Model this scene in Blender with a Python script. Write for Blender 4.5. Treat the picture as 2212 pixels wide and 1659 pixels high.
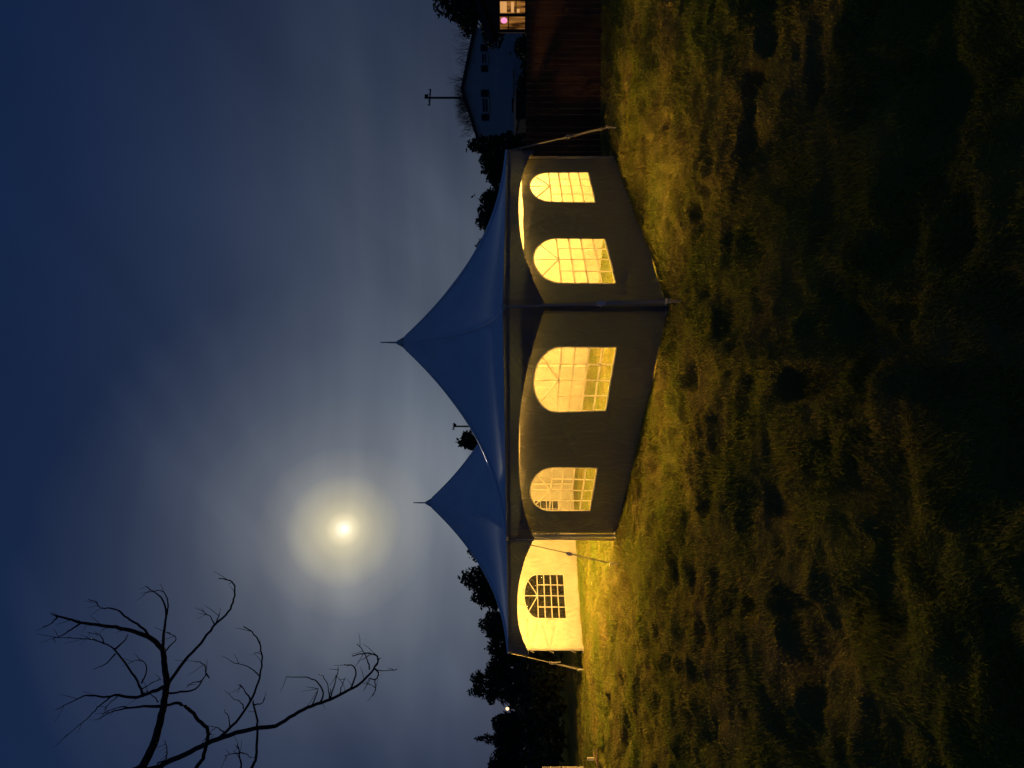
import bpy, math, random
import numpy as np
from mathutils import Vector, Matrix

# ------------------------------------------------------------------ camera, world, moon light, exposure
for o in list(bpy.data.objects): bpy.data.objects.remove(o)
sc = bpy.context.scene
col = sc.collection
R = math.radians
FPX = 1200.0                      # focal length in the photograph's display pixels (2212 x 1659)
CAM_Z = 1.965
cam_d = bpy.data.cameras.new('camera'); cam = bpy.data.objects.new('camera', cam_d); col.objects.link(cam)
cam_d.sensor_width = 36.0; cam_d.sensor_fit = 'HORIZONTAL'; cam_d.lens = 36.0 * FPX / 2212.0
cam_d.clip_start = 0.05; cam_d.clip_end = 5000
# the phone was held on its side: the picture's right is the world's down, its top is the world's right
PIT = 0.003
cam.matrix_world = Matrix.Translation((0, 0, CAM_Z)) @ Matrix.Rotation(PIT, 4, 'X') @ Matrix(((0, 1, 0, 0), (0, 0, -1, 0), (-1, 0, 0, 0), (0, 0, 0, 1)))
sc.camera = cam
sc.view_settings.view_transform = 'Standard'; sc.view_settings.look = 'None'
sc.view_settings.exposure = 0.0; sc.view_settings.gamma = 1.0; sc.view_settings.use_curve_mapping = False

MOON = Vector((-313.5, 1200.0, 367.5)).normalized()
MOON_EL = math.asin(MOON.z); MOON_AZ = math.atan2(MOON.x, MOON.y)

world = bpy.data.worlds.new('World'); sc.world = world; world.use_nodes = True
wn, wl = world.node_tree.nodes, world.node_tree.links
for n in list(wn): wn.remove(n)
def N(t, nodes=wn, **kw):
    n = nodes.new(t)
    for k, v in kw.items(): setattr(n, k, v)
    return n
def math_node(nodes, links, op, a, b=None, c=None):
    m = nodes.new('ShaderNodeMath'); m.operation = op
    for i, v in enumerate((a, b, c)):
        if v is None: continue
        if isinstance(v, (int, float)): m.inputs[i].default_value = v
        else: links.new(v, m.inputs[i])
    return m.outputs[0]
W = lambda op, a, b=None, c=None: math_node(wn, wl, op, a, b, c)
out = N('ShaderNodeOutputWorld')
tc = N('ShaderNodeTexCoord')
sky = N('ShaderNodeTexSky'); sky.sky_type = 'NISHITA'; sky.sun_disc = False
sky.sun_elevation = MOON_EL; sky.sun_rotation = MOON_AZ; sky.air_density = 1.0; sky.dust_density = 0.4
bg_air = N('ShaderNodeBackground'); bg_air.inputs['Strength'].default_value = 0.0008
wl.new(sky.outputs[0], bg_air.inputs['Color'])
nrm = N('ShaderNodeVectorMath', operation='NORMALIZE'); wl.new(tc.outputs['Generated'], nrm.inputs[0])
dot = N('ShaderNodeVectorMath', operation='DOT_PRODUCT'); wl.new(nrm.outputs[0], dot.inputs[0]); dot.inputs[1].default_value = MOON
theta = W('ARCCOSINE', W('MINIMUM', dot.outputs['Value'], 0.999999))
sep = N('ShaderNodeSeparateXYZ'); wl.new(nrm.outputs[0], sep.inputs[0])
zc = W('MAXIMUM', sep.outputs['Z'], 0.0)
# wisps of thin cloud drawn out along one slanting direction
mp = N('ShaderNodeMapping'); mp.inputs['Rotation'].default_value = (0, R(33), 0); wl.new(nrm.outputs[0], mp.inputs[0])
mp2 = N('ShaderNodeMapping'); mp2.inputs['Scale'].default_value = (.75, 1.2, 2.6); wl.new(mp.outputs[0], mp2.inputs[0])
nz = N('ShaderNodeTexNoise'); nz.inputs['Scale'].default_value = 1.55; nz.inputs['Detail'].default_value = 3.5; nz.inputs['Roughness'].default_value = 0.45; nz.inputs['Distortion'].default_value = 0.7
wl.new(mp2.outputs[0], nz.inputs['Vector'])
mp3 = N('ShaderNodeMapping'); mp3.inputs['Scale'].default_value = (1.2, 1.2, 9.0); wl.new(nrm.outputs[0], mp3.inputs[0])
nz3 = N('ShaderNodeTexNoise'); nz3.inputs['Scale'].default_value = 1.7; nz3.inputs['Detail'].default_value = 3.0; nz3.inputs['Roughness'].default_value = 0.4; wl.new(mp3.outputs[0], nz3.inputs['Vector'])
cl = W('SUBTRACT', nz.outputs['Fac'], 0.5)
bank = W('MULTIPLY', W('SUBTRACT', nz3.outputs['Fac'], 0.5), W('EXPONENT', W('MULTIPLY', zc, -3.0)))
def ramp_node(fac, span, stops):
    r = N('ShaderNodeValToRGB'); wl.new(W('DIVIDE', fac, span), r.inputs[0]); el = r.color_ramp.elements
    el[0].position = 0; el[0].color = (*stops[0][1], 1); el[1].position = 1; el[1].color = (*stops[-1][1], 1)
    for t, c in stops[1:-1]:
        e = el.new(t / span); e.color = (*c, 1)
    return r.outputs[0]
def vadd(a, b): v = N('ShaderNodeVectorMath', operation='ADD'); wl.new(a, v.inputs[0]); wl.new(b, v.inputs[1]); return v.outputs[0]
def vscale(a, f):
    v = N('ShaderNodeVectorMath', operation='SCALE'); wl.new(f, v.inputs['Scale'])
    if isinstance(a, tuple): v.inputs[0].default_value = a
    else: wl.new(a, v.inputs[0])
    return v.outputs[0]
th2 = W('MULTIPLY', theta, W('MULTIPLY_ADD', cl, -0.5, 1.0))
core = ramp_node(th2, .42, [(0.0, (1.0, .98, .78)), (.008, (1.0, .92, .60)), (.016, (.80, .68, .38)), (.029, (.52, .45, .255)), (.050, (.36, .32, .20)), (.072, (.265, .245, .175)), (.092, (.165, .16, .135)), (.14, (.085, .088, .084)), (.23, (.036, .040, .041)), (.32, (.013, .014, .015)), (.42, (0, 0, 0))])
base = ramp_node(theta, 1.8, [(0.0, (.0058, .0165, .058)), (.5, (.0052, .0155, .054)), (.9, (.0034, .0116, .046)), (1.4, (.0078, .0215, .068)), (1.8, (.0078, .0215, .068))])
# moonlit veil of cloud, widest along the horizon
az = W('ARCTAN2', sep.outputs['X'], sep.outputs['Y']); elv = W('ARCSINE', sep.outputs['Z'])
da = W('DIVIDE', W('SUBTRACT', az, .05), .56); de = W('DIVIDE', W('SUBTRACT', elv, .12), .32)
veil = W('EXPONENT', W('MULTIPLY', W('ADD', W('MULTIPLY', da, da), W('MULTIPLY', de, de)), -1.0))
veilc = vscale((.061, .069, .068), veil)
lit = vscale(vadd(core, veilc), W('MAXIMUM', W('ADD', W('MULTIPLY_ADD', cl, .95, 1.0), W('MULTIPLY', bank, 1.5)), .15))
class _o: outputs = [vadd(lit, vscale(base, W('MULTIPLY_ADD', cl, .6, 1.0)))]
vis = _o
bg_cl = N('ShaderNodeBackground'); wl.new(vis.outputs[0], bg_cl.inputs['Color']); bg_cl.inputs['Strength'].default_value = 1.0
adds = N('ShaderNodeAddShader'); wl.new(bg_air.outputs[0], adds.inputs[0]); wl.new(bg_cl.outputs[0], adds.inputs[1]); wl.new(adds.outputs[0], out.inputs['Surface'])

sun_d = bpy.data.lights.new('moonlight', 'SUN'); sun_d.energy = 0.32; sun_d.angle = R(0.6); sun_d.color = (1, .93, .78)
sun = bpy.data.objects.new('moonlight', sun_d); col.objects.link(sun)
sun.rotation_euler = MOON.to_track_quat('Z', 'Y').to_euler(); sun.location = MOON * 200

# ------------------------------------------------------------------ helpers
rng = random.Random(7)
def wpt(xd, yd, Y):
    """point of the place seen at (xd, yd) of the photograph and Y metres away"""
    return Vector(((829.5 - yd) / FPX * Y, Y, CAM_Z - (xd - 1109.6) / FPX * Y))

class MB:
    def __init__(s): s.v = []; s.f = []; s.smooth = False
    def add(s, vs, fs):
        o = len(s.v); s.v += [tuple(p) for p in vs]; s.f += [tuple(i + o for i in f) for f in fs]; return s
    def box(s, c, d, rz=0.0, M=None):
        hx, hy, hz = d[0] / 2, d[1] / 2, d[2] / 2
        pts = [Vector((x * hx, y * hy, z * hz)) for x in (-1, 1) for y in (-1, 1) for z in (-1, 1)]
        m = M if M is not None else Matrix.Rotation(rz, 3, 'Z')
        return s.add([m @ p + Vector(c) for p in pts], [(0, 1, 3, 2), (4, 6, 7, 5), (0, 4, 5, 1), (2, 3, 7, 6), (0, 2, 6, 4), (1, 5, 7, 3)])
    def tube(s, pts, r, n=6, cap=True):
        pts = [Vector(p) for p in pts]
        if not hasattr(r, '__len__'): r = [r] * len(pts)
        o = len(s.v); up = Vector((0.31, 0.22, 0.92))
        for i, p in enumerate(pts):
            t = (pts[min(i + 1, len(pts) - 1)] - pts[max(i - 1, 0)])
            t = t.normalized() if t.length > 1e-9 else Vector((0, 0, 1))
            a = t.cross(up)
            if a.length < .05: a = t.cross(Vector((1, 0, 0)))
            a.normalize(); b = t.cross(a)
            for k in range(n):
                q = 2 * math.pi * k / n
                s.v.append(tuple(p + (a * math.cos(q) + b * math.sin(q)) * r[i]))
        for i in range(len(pts) - 1):
            for k in range(n):
                k2 = (k + 1) % n
                s.f.append((o + i * n + k, o + i * n + k2, o + (i + 1) * n + k2, o + (i + 1) * n + k))
        if cap:
            s.f.append(tuple(o + k for k in reversed(range(n)))); s.f.append(tuple(o + (len(pts) - 1) * n + k for k in range(n)))
        return s
    def ball(s, c, r, n=8, m=5):
        c = Vector(c); rr = r if hasattr(r, '__len__') else (r, r, r)
        vs = [c + Vector((0, 0, rr[2]))]
        for j in range(1, m):
            a = math.pi * j / m
            for k in range(n):
                q = 2 * math.pi * k / n
                vs.append(c + Vector((rr[0] * math.sin(a) * math.cos(q), rr[1] * math.sin(a) * math.sin(q), rr[2] * math.cos(a))))
        vs.append(c - Vector((0, 0, rr[2])))
        fs = [(0, 1 + k, 1 + (k + 1) % n) for k in range(n)]
        for j in range(m - 2):
            for k in range(n):
                a = 1 + j * n + k; b = 1 + j * n + (k + 1) % n
                fs.append((a, a + n, b + n, b))
        L = len(vs) - 1
        fs += [(L, 1 + (m - 2) * n + (k + 1) % n, 1 + (m - 2) * n + k) for k in range(n)]
        return s.add(vs, fs)
    def face_out(s, n_out):
        a, b, c = (Vector(s.v[i]) for i in s.f[0][:3])
        if (b - a).cross(c - a).dot(n_out) < 0: s.f = [tuple(reversed(f)) for f in s.f]
        return s
    def build(s, name, mat, parent=None, loc=None, smooth=False):
        me = bpy.data.meshes.new(name)
        off = Vector((0, 0, 0))
        if parent is not None:
            q = parent
            while q is not None: off = off + Vector(q.location); q = q.parent
        elif loc is not None: off = Vector(loc)
        me.from_pydata([(p[0] - off.x, p[1] - off.y, p[2] - off.z) for p in s.v], [], s.f)
        me.update()
        if smooth:
            me.polygons.foreach_set('use_smooth', [True] * len(me.polygons))
        o = bpy.data.objects.new(name, me); col.objects.link(o)
        me.materials.append(mat)
        if parent is not None: o.parent = parent
        elif loc is not None: o.location = loc
        return o
def empty(name, loc, label=None, cat=None, group=None):
    o = bpy.data.objects.new(name, None); col.objects.link(o); o.location = loc; o.empty_display_size = .2
    return tag(o, label, cat, group)
def tag(o, label=None, cat=None, group=None, kind=None):
    if label: o['label'] = label
    if cat: o['category'] = cat
    if group: o['group'] = group
    if kind: o['kind'] = kind
    return o

# ------------------------------------------------------------------ materials
def newmat(name):
    m = bpy.data.materials.new(name); m.use_nodes = True
    n, l = m.node_tree.nodes, m.node_tree.links
    for x in list(n): n.remove(x)
    o = n.new('ShaderNodeOutputMaterial')
    return m, n, l, o
def noise_mat(name, c1, c2, scale=4, rough=.8, detail=5, bump=0.0, bscale=None, spec=.3, metallic=0, stretch=(1, 1, 1)):
    m, n, l, o = newmat(name)
    b = n.new('ShaderNodeBsdfPrincipled'); b.inputs['Roughness'].default_value = rough; b.inputs['Metallic'].default_value = metallic
    b.inputs['Specular IOR Level'].default_value = spec
    t = n.new('ShaderNodeTexCoord'); mp = n.new('ShaderNodeMapping'); mp.inputs['Scale'].default_value = stretch
    l.new(t.outputs['Object'], mp.inputs[0])
    z = n.new('ShaderNodeTexNoise'); z.inputs['Scale'].default_value = scale; z.inputs['Detail'].default_value = detail
    l.new(mp.outputs[0], z.inputs['Vector'])
    r = n.new('ShaderNodeValToRGB'); r.color_ramp.elements[0].color = (*c1, 1); r.color_ramp.elements[1].color = (*c2, 1)
    r.color_ramp.elements[0].position = .32; r.color_ramp.elements[1].position = .68
    l.new(z.outputs['Fac'], r.inputs[0]); l.new(r.outputs[0], b.inputs['Base Color'])
    if bump:
        z2 = n.new('ShaderNodeTexNoise'); z2.inputs['Scale'].default_value = bscale or scale * 4; z2.inputs['Detail'].default_value = 4
        l.new(mp.outputs[0], z2.inputs['Vector'])
        bp = n.new('ShaderNodeBump'); bp.inputs['Strength'].default_value = bump; bp.inputs['Distance'].default_value = .02
        l.new(z2.outputs['Fac'], bp.inputs['Height']); l.new(bp.outputs[0], b.inputs['Normal'])
    l.new(b.outputs[0], o.inputs[0])
    return m
def emit_mat(name, c, s):
    m, n, l, o = newmat(name)
    e = n.new('ShaderNodeEmission'); e.inputs[0].default_value = (*c, 1); e.inputs[1].default_value = s
    l.new(e.outputs[0], o.inputs[0]); return m

def fabric_mat(name, c1, c2, trans, rough=.33, tcol=(1, .8, .55), bump=.25, outer=None):
    """coated tent cloth: pale, a little gloss, lets a trace of light through"""
    m, n, l, o = newmat(name)
    t = n.new('ShaderNodeTexCoord')
    z = n.new('ShaderNodeTexNoise'); z.inputs['Scale'].default_value = 2.3; z.inputs['Detail'].default_value = 5; l.new(t.outputs['Object'], z.inputs['Vector'])
    r = n.new('ShaderNodeValToRGB'); r.color_ramp.elements[0].color = (*c1, 1); r.color_ramp.elements[1].color = (*c2, 1)
    r.color_ramp.elements[0].position = .3; r.color_ramp.elements[1].position = .7; l.new(z.outputs['Fac'], r.inputs[0])
    mp = n.new('ShaderNodeMapping'); mp.inputs['Scale'].default_value = (1, 1, .45); l.new(t.outputs['Object'], mp.inputs[0])
    z2 = n.new('ShaderNodeTexNoise'); z2.inputs['Scale'].default_value = 5.5; z2.inputs['Detail'].default_value = 5; z2.inputs['Distortion'].default_value = 1.2; l.new(mp.outputs[0], z2.inputs['Vector'])
    bp = n.new('ShaderNodeBump'); bp.inputs['Strength'].default_value = bump; bp.inputs['Distance'].default_value = .05; l.new(z2.outputs['Fac'], bp.inputs['Height'])
    b = n.new('ShaderNodeBsdfPrincipled'); b.inputs['Roughness'].default_value = rough; b.inputs['Specular IOR Level'].default_value = .35
    if outer:                                   # taupe outer face, pale inner: the outside's shade is put into the colour
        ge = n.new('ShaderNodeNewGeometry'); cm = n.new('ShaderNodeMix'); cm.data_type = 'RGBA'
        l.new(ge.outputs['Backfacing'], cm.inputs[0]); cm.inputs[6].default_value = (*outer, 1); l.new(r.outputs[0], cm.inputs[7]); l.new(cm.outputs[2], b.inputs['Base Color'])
    else: l.new(r.outputs[0], b.inputs['Base Color'])
    l.new(bp.outputs[0], b.inputs['Normal'])
    if trans > 0:
        tr = n.new('ShaderNodeBsdfTranslucent'); tr.inputs[0].default_value = (*tcol, 1); l.new(bp.outputs[0], tr.inputs['Normal'])
        mx = n.new('ShaderNodeMixShader'); mx.inputs[0].default_value = trans
        l.new(b.outputs[0], mx.inputs[1]); l.new(tr.outputs[0], mx.inputs[2]); l.new(mx.outputs[0], o.inputs[0])
    else: l.new(b.outputs[0], o.inputs[0])
    return m

M = {}
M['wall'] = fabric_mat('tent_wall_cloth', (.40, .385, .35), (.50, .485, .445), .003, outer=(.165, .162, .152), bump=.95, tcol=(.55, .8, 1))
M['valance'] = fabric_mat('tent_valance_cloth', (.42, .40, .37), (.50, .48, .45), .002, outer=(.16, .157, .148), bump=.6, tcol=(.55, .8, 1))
M['roof'] = fabric_mat('tent_roof_cloth', (.62, .70, .80), (.70, .78, .88), 0.0, rough=.12, bump=.06)
M['piping'] = fabric_mat('roof_piping', (.62, .70, .80), (.70, .78, .88), 0.0, rough=.16, bump=.04)
M['bar'] = fabric_mat('glazing_tape', (.70, .69, .66), (.78, .77, .74), .58, tcol=(.95, .92, .85), bump=.05)
M['hem'] = fabric_mat('webbing', (.36, .34, .30), (.46, .43, .38), .03, rough=.7, bump=.1)
M['post'] = noise_mat('aluminium_post', (.62, .61, .58), (.72, .70, .68), 3, rough=.38, metallic=.35, bump=.1)
M['steel'] = noise_mat('galvanised_steel', (.45, .45, .44), (.62, .61, .6), 9, rough=.35, metallic=.8)
m, n, l, o = newmat('clear_pvc')
tcn = n.new('ShaderNodeTexCoord'); zz = n.new('ShaderNodeTexNoise'); zz.inputs['Scale'].default_value = 7; zz.inputs['Detail'].default_value = 3; zz.inputs['Distortion'].default_value = 1.5
l.new(tcn.outputs['Object'], zz.inputs['Vector'])
bp = n.new('ShaderNodeBump'); bp.inputs['Strength'].default_value = .6; bp.inputs['Distance'].default_value = .05; l.new(zz.outputs['Fac'], bp.inputs['Height'])
lw = n.new('ShaderNodeLayerWeight'); lw.inputs['Blend'].default_value = .5; l.new(bp.outputs[0], lw.inputs['Normal'])
frv = math_node(n, l, 'MULTIPLY_ADD', math_node(n, l, 'POWER', lw.outputs['Facing'], 4.0), .35, .035)
gl = n.new('ShaderNodeBsdfGlossy'); gl.inputs['Roughness'].default_value = .06; l.new(bp.outputs[0], gl.inputs['Normal'])
tp = n.new('ShaderNodeBsdfTransparent'); tp.inputs[0].default_value = (.94, .94, .93, 1)
mx = n.new('ShaderNodeMixShader'); l.new(frv, mx.inputs[0]); l.new(tp.outputs[0], mx.inputs[1]); l.new(gl.outputs[0], mx.inputs[2])
# cloudy film in the soft plastic
zh = n.new('ShaderNodeTexNoise'); zh.inputs['Scale'].default_value = 3.2; zh.inputs['Detail'].default_value = 5; zh.inputs['Distortion'].default_value = 1.0; l.new(tcn.outputs['Object'], zh.inputs['Vector'])
df = n.new('ShaderNodeBsdfDiffuse'); df.inputs[0].default_value = (.7, .7, .68, 1); tl = n.new('ShaderNodeBsdfTranslucent'); tl.inputs[0].default_value = (.8, .8, .76, 1)
hz_ = n.new('ShaderNodeMixShader'); hz_.inputs[0].default_value = .5; l.new(df.outputs[0], hz_.inputs[1]); l.new(tl.outputs[0], hz_.inputs[2])
mh = n.new('ShaderNodeMixShader'); l.new(math_node(n, l, 'MULTIPLY_ADD', zh.outputs['Fac'], .11, -.015), mh.inputs[0]); l.new(mx.outputs[0], mh.inputs[1]); l.new(hz_.outputs[0], mh.inputs[2]); l.new(mh.outputs[0], o.inputs[0])
M['pane'] = m
M['bulb'] = emit_mat('warm_bulb', (1.0, .52, .095), 2900)
M['bulb_small'] = emit_mat('small_bulb', (1.0, .52, .095), 5200)
M['bulb_soft'] = emit_mat('small_soft_bulb', (1.0, .52, .095), 4100)
M['bulb_dim'] = emit_mat('warm_bulb_dim', (1.0, .52, .095), 800)
M['socket'] = noise_mat('black_plastic', (.02, .02, .02), (.03, .03, .03), 6, rough=.5)
M['bark'] = noise_mat('bark', (.030, .024, .02), (.055, .045, .036), 9, rough=.95, bump=.6)
M['farbark'] = noise_mat('far_bark', (.03, .026, .022), (.05, .042, .035), 5, rough=.95)
M['leaf'] = noise_mat('leaf', (.022, .034, .014), (.045, .06, .024), 1.2, rough=.8)
M['needle'] = noise_mat('needle', (.018, .03, .018), (.035, .05, .028), 1.4, rough=.8)
M['wood'] = noise_mat('fence_wood', (.075, .036, .018), (.125, .064, .034), 2.2, rough=.85, bump=.3, stretch=(6, 6, .5))
M['siding'] = noise_mat('pale_siding', (.34, .37, .40), (.42, .45, .48), 1.0, rough=.8)
M['brick'] = noise_mat('dark_brick', (.10, .055, .04), (.16, .085, .06), 6, rough=.9)
M['shingle'] = noise_mat('roof_shingle', (.03, .032, .038), (.05, .052, .06), 4, rough=.9)
M['shutter'] = noise_mat('shutter_paint', (.012, .013, .017), (.02, .021, .026), 3, rough=.6)
M['trim'] = noise_mat('white_trim', (.42, .44, .46), (.5, .52, .54), 3, rough=.6)
M['darkpane'] = noise_mat('dark_glass', (.02, .025, .035), (.03, .035, .045), 1, rough=.35, spec=.2)
M['tar'] = noise_mat('shed_felt', (.03, .03, .03), (.05, .05, .048), 4, rough=.95)
M['polewood'] = noise_mat('pole_wood', (.045, .038, .03), (.07, .06, .05), 4, rough=.9)
M['lampglow'] = emit_mat('lamp_glow', (1.0, .55, .26), 3.2)
M['moon'] = emit_mat('moon_surface', (1.0, .96, .80), 6)
M['whitepaint'] = noise_mat('white_paint', (.62, .58, .5), (.74, .70, .62), 5, rough=.5)
M['stick'] = noise_mat('dead_wood', (.28, .20, .12), (.42, .31, .19), 12, rough=.9, bump=.5, stretch=(3, 1, 1))

# ------------------------------------------------------------------ ground
def vnoise(x, y, seed):
    xi = np.floor(x).astype(np.int64); yi = np.floor(y).astype(np.int64); fx = x - xi; fy = y - yi
    def h(a, b):
        q = (a * 374761393 + b * 668265263 + seed * 974634777) & 0xffffffff
        q = ((q ^ (q >> 13)) * 1274126177) & 0xffffffff
        q = q ^ (q >> 16)
        return (q & 0xffff) / 65535.0
    u = fx * fx * (3 - 2 * fx); v = fy * fy * (3 - 2 * fy)
    return (h(xi, yi) * (1 - u) + h(xi + 1, yi) * u) * (1 - v) + (h(xi, yi + 1) * (1 - u) + h(xi + 1, yi + 1) * u) * v
def macro(x, y):
    return -.05 + .205 * np.exp(-((x + 6.9) ** 2 / 16 + (y - 15) ** 2 / 25))
YAW = 0.741
LD = Vector((-math.cos(YAW), math.sin(YAW), 0)); SD = Vector((math.sin(YAW), math.cos(YAW), 0))
F0 = Vector((.987, 7.21, 0)); BAY = 5.34; EAVE = 2.10; PEAK = 4.27
def inside_tent(x, y):
    a = (x - F0.x) * LD.x + (y - F0.y) * LD.y; b = (x - F0.x) * SD.x + (y - F0.y) * SD.y
    return a, b
def hgt(x, y):
    x = np.asarray(x, float); y = np.asarray(y, float)
    z = macro(x, y)
    z = z + .045 * (vnoise(x * .9, y * .9, 1) - .5) + .085 * (vnoise(x * 2.3 + .3 * y, y * 2.3, 2) - .5) + .075 * (vnoise(x * 5.3, y * 5.6, 3) - .5) + .04 * (vnoise(x * 11, y * 11.5, 4) - .5)
    # trodden pocks
    p = vnoise(x * 3.1 + 7, y * 2.7 + 3, 5)
    z = z - .095 * np.clip((p - .66) / .2, 0, 1) ** 1.3
    p = vnoise(x * 1.6 + 11, y * 1.5 + 3, 9)
    z = z - .06 * np.clip((p - .68) / .2, 0, 1)
    return z
def soft(x, y):
    """turf is smoother right at the tent's walls so the skirts meet it"""
    a, b = inside_tent(x, y)
    dx = np.minimum(np.abs(a), np.abs(a - 2 * BAY)); dy = np.minimum(np.abs(b), np.abs(b - BAY))
    ina = (a > -.4) & (a < 2 * BAY + .4); inb = (b > -.4) & (b < BAY + .4)
    d = np.where(inb, dx, 9); d = np.minimum(d, np.where(ina, dy, 9))
    inside = (a > 0) & (a < 2 * BAY) & (b > 0) & (b < BAY)
    k = np.clip((d - .03) / .3, 0, 1); k = k * k * (3 - 2 * k)
    return np.where(inside, .45 * k, k)
def ground_z(x, y):
    x = np.asarray(x, float); y = np.asarray(y, float)
    k = soft(x, y); far = np.clip(1 - (np.hypot(x, y - 9) - 14) / 6, 0, 1)
    m_ = macro(x, y)
    return m_ + (hgt(x, y) - m_) * k * far
gz = lambda x, y: float(ground_z(x, y))

def axis(lo, hi, step, far_lo, far_hi):
    mid = list(np.arange(lo, hi, step)); a = []; p, s = lo, step
    while p > far_lo: s *= 1.35; p -= s; a.append(p)
    b = []; p, s = mid[-1], step
    while p < far_hi: s *= 1.35; p += s; b.append(p)
    return np.array(a[::-1] + mid + b)
gx = axis(-12.5, 10.5, .04, -900, 900); gy = axis(1.2, 17.0, .036, -300, 1500)
XX, YY = np.meshgrid(gx, gy); ZZ = ground_z(XX, YY)
nv = XX.size; w = len(gx); hN = len(gy)
co = np.stack([XX.ravel(), YY.ravel(), ZZ.ravel()], 1).astype(np.float32)
i = (np.arange(hN - 1)[:, None] * w + np.arange(w - 1)[None, :]).ravel()
quads = np.stack([i, i + 1, i + w + 1, i + w], 1).astype(np.int32)
def mesh_np(name, co, faces):
    me = bpy.data.meshes.new(name); k = faces.shape[1]
    me.vertices.add(len(co)); me.vertices.foreach_set('co', co.astype(np.float32).ravel())
    me.loops.add(faces.size); me.loops.foreach_set('vertex_index', faces.astype(np.int32).ravel())
    me.polygons.add(len(faces)); me.polygons.foreach_set('loop_start', np.arange(0, faces.size, k, dtype=np.int32))
    me.update(calc_edges=True); return me

def turf_mat(name, blade):
    m, n, l, o = newmat(name)
    b = n.new('ShaderNodeBsdfPrincipled'); b.inputs['Roughness'].default_value = .75 if blade else .95; b.inputs['Specular IOR Level'].default_value = .08 if blade else .0
    t = n.new('ShaderNodeTexCoord')
    z = n.new('ShaderNodeTexNoise'); z.inputs['Scale'].default_value = .62; z.inputs['Detail'].default_value = 6; z.inputs['Roughness'].default_value = .62; l.new(t.outputs['Object'], z.inputs['Vector'])
    r = n.new('ShaderNodeValToRGB'); e = r.color_ramp.elements
    if blade: e[0].color = (.17, .255, .03, 1); e[1].color = (.35, .30, .085, 1); q = e.new(.5); q.color = (.255, .285, .04, 1)
    else: e[0].color = (.12, .145, .03, 1); e[1].color = (.20, .165, .055, 1); q = e.new(.5); q.color = (.16, .16, .04, 1)
    e[0].position = .36; e[2].position = .66
    src = z.outputs['Fac']
    if blade:
        at = n.new('ShaderNodeAttribute'); at.attribute_name = 'tint'
        src = math_node(n, l, 'ADD', math_node(n, l, 'MULTIPLY', z.outputs['Fac'], .75), math_node(n, l, 'MULTIPLY', at.outputs['Fac'], .27))
    l.new(src, r.inputs[0]); l.new(r.outputs[0], b.inputs['Base Color'])
    if not blade:
        z2 = n.new('ShaderNodeTexNoise'); z2.inputs['Scale'].default_value = 38; z2.inputs['Detail'].default_value = 6; l.new(t.outputs['Object'], z2.inputs['Vector'])
        bp = n.new('ShaderNodeBump'); bp.inputs['Strength'].default_value = .9; bp.inputs['Distance'].default_value = .04; l.new(z2.outputs['Fac'], bp.inputs['Height']); l.new(bp.outputs[0], b.inputs['Normal'])
        l.new(b.outputs[0], o.inputs[0])
    else:
        tr = n.new('ShaderNodeBsdfTranslucent'); l.new(r.outputs[0], tr.inputs[0])
        mx = n.new('ShaderNodeMixShader'); mx.inputs[0].default_value = .3; l.new(b.outputs[0], mx.inputs[1]); l.new(tr.outputs[0], mx.inputs[2]); l.new(mx.outputs[0], o.inputs[0])
    return m
M['turf'] = turf_mat('turf_soil', False); M['grass'] = turf_mat('grass_blade', True)
me = mesh_np('ground', co, quads); me.materials.append(M['turf']); me.polygons.foreach_set('use_smooth', np.ones(len(quads), bool))
ground = bpy.data.objects.new('ground', me); col.objects.link(ground)
tag(ground, 'rough trampled turf lawn around the lit tent', 'lawn', kind='structure')

# grass blades: thin bent slivers, thicker where the turf stands proud
g = np.random.default_rng(3)
def blades(n, x0, x1, y0, y1, lo, hi, wlo, whi):
    x = g.uniform(x0, x1, n); y = g.uniform(y0, y1, n)
    clump = vnoise(x * 6.1, y * 6.1, 21) * .6 + vnoise(x * 2.2, y * 2.2, 22) * .6
    keep = (g.uniform(0, 1, n) < np.clip(clump * 1.5 - .25, .08, 1)) & (np.abs(x) < .74 * y + 1.2)
    a, b = inside_tent(x, y)
    for dd in (np.abs(a) + 9 * ((b < -.1) | (b > BAY + .1)), np.abs(b) + 9 * ((a < -.1) | (a > 2 * BAY + .1)), np.abs(a - 2 * BAY) + 9 * ((b < -.1) | (b > BAY + .1))):
        keep &= dd > .05
    x = x[keep]; y = y[keep]; clump = clump[keep]; n = len(x)
    z = ground_z(x, y) - .008
    L = g.uniform(lo, hi, n) * (.55 + clump * .7); wd = g.uniform(wlo, whi, n)
    ang = g.uniform(0, 2 * np.pi, n) * .5 + 6.0 * vnoise(x * 1.3, y * 1.3, 30)
    lean = g.uniform(.1, .95, n)
    dx, dy, dz = np.cos(ang) * np.sin(lean), np.sin(ang) * np.sin(lean), np.cos(lean)
    q = g.uniform(0, np.pi, n); sx, sy = np.cos(q) * wd, np.sin(q) * wd
    b1 = np.stack([x - sx, y - sy, z], 1); b2 = np.stack([x + sx, y + sy, z], 1)
    mid = np.stack([x + dx * L * .55, y + dy * L * .55, z + dz * L * .62], 1); ms = np.stack([sx * .7, sy * .7, 0 * sx], 1)
    tip = np.stack([x + dx * L * 1.1, y + dy * L * 1.1, z + dz * L * .8], 1)
    V = np.stack([b1, b2, mid - ms, mid + ms, tip], 1).reshape(-1, 3)
    k = np.arange(n)[:, None] * 5
    T = np.concatenate([k + np.array([[0, 1, 3]]), k + np.array([[0, 3, 2]]), k + np.array([[2, 3, 4]])], 0)
    tint = np.repeat(g.uniform(0, 1, n), 5)
    return V, T, tint
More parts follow.
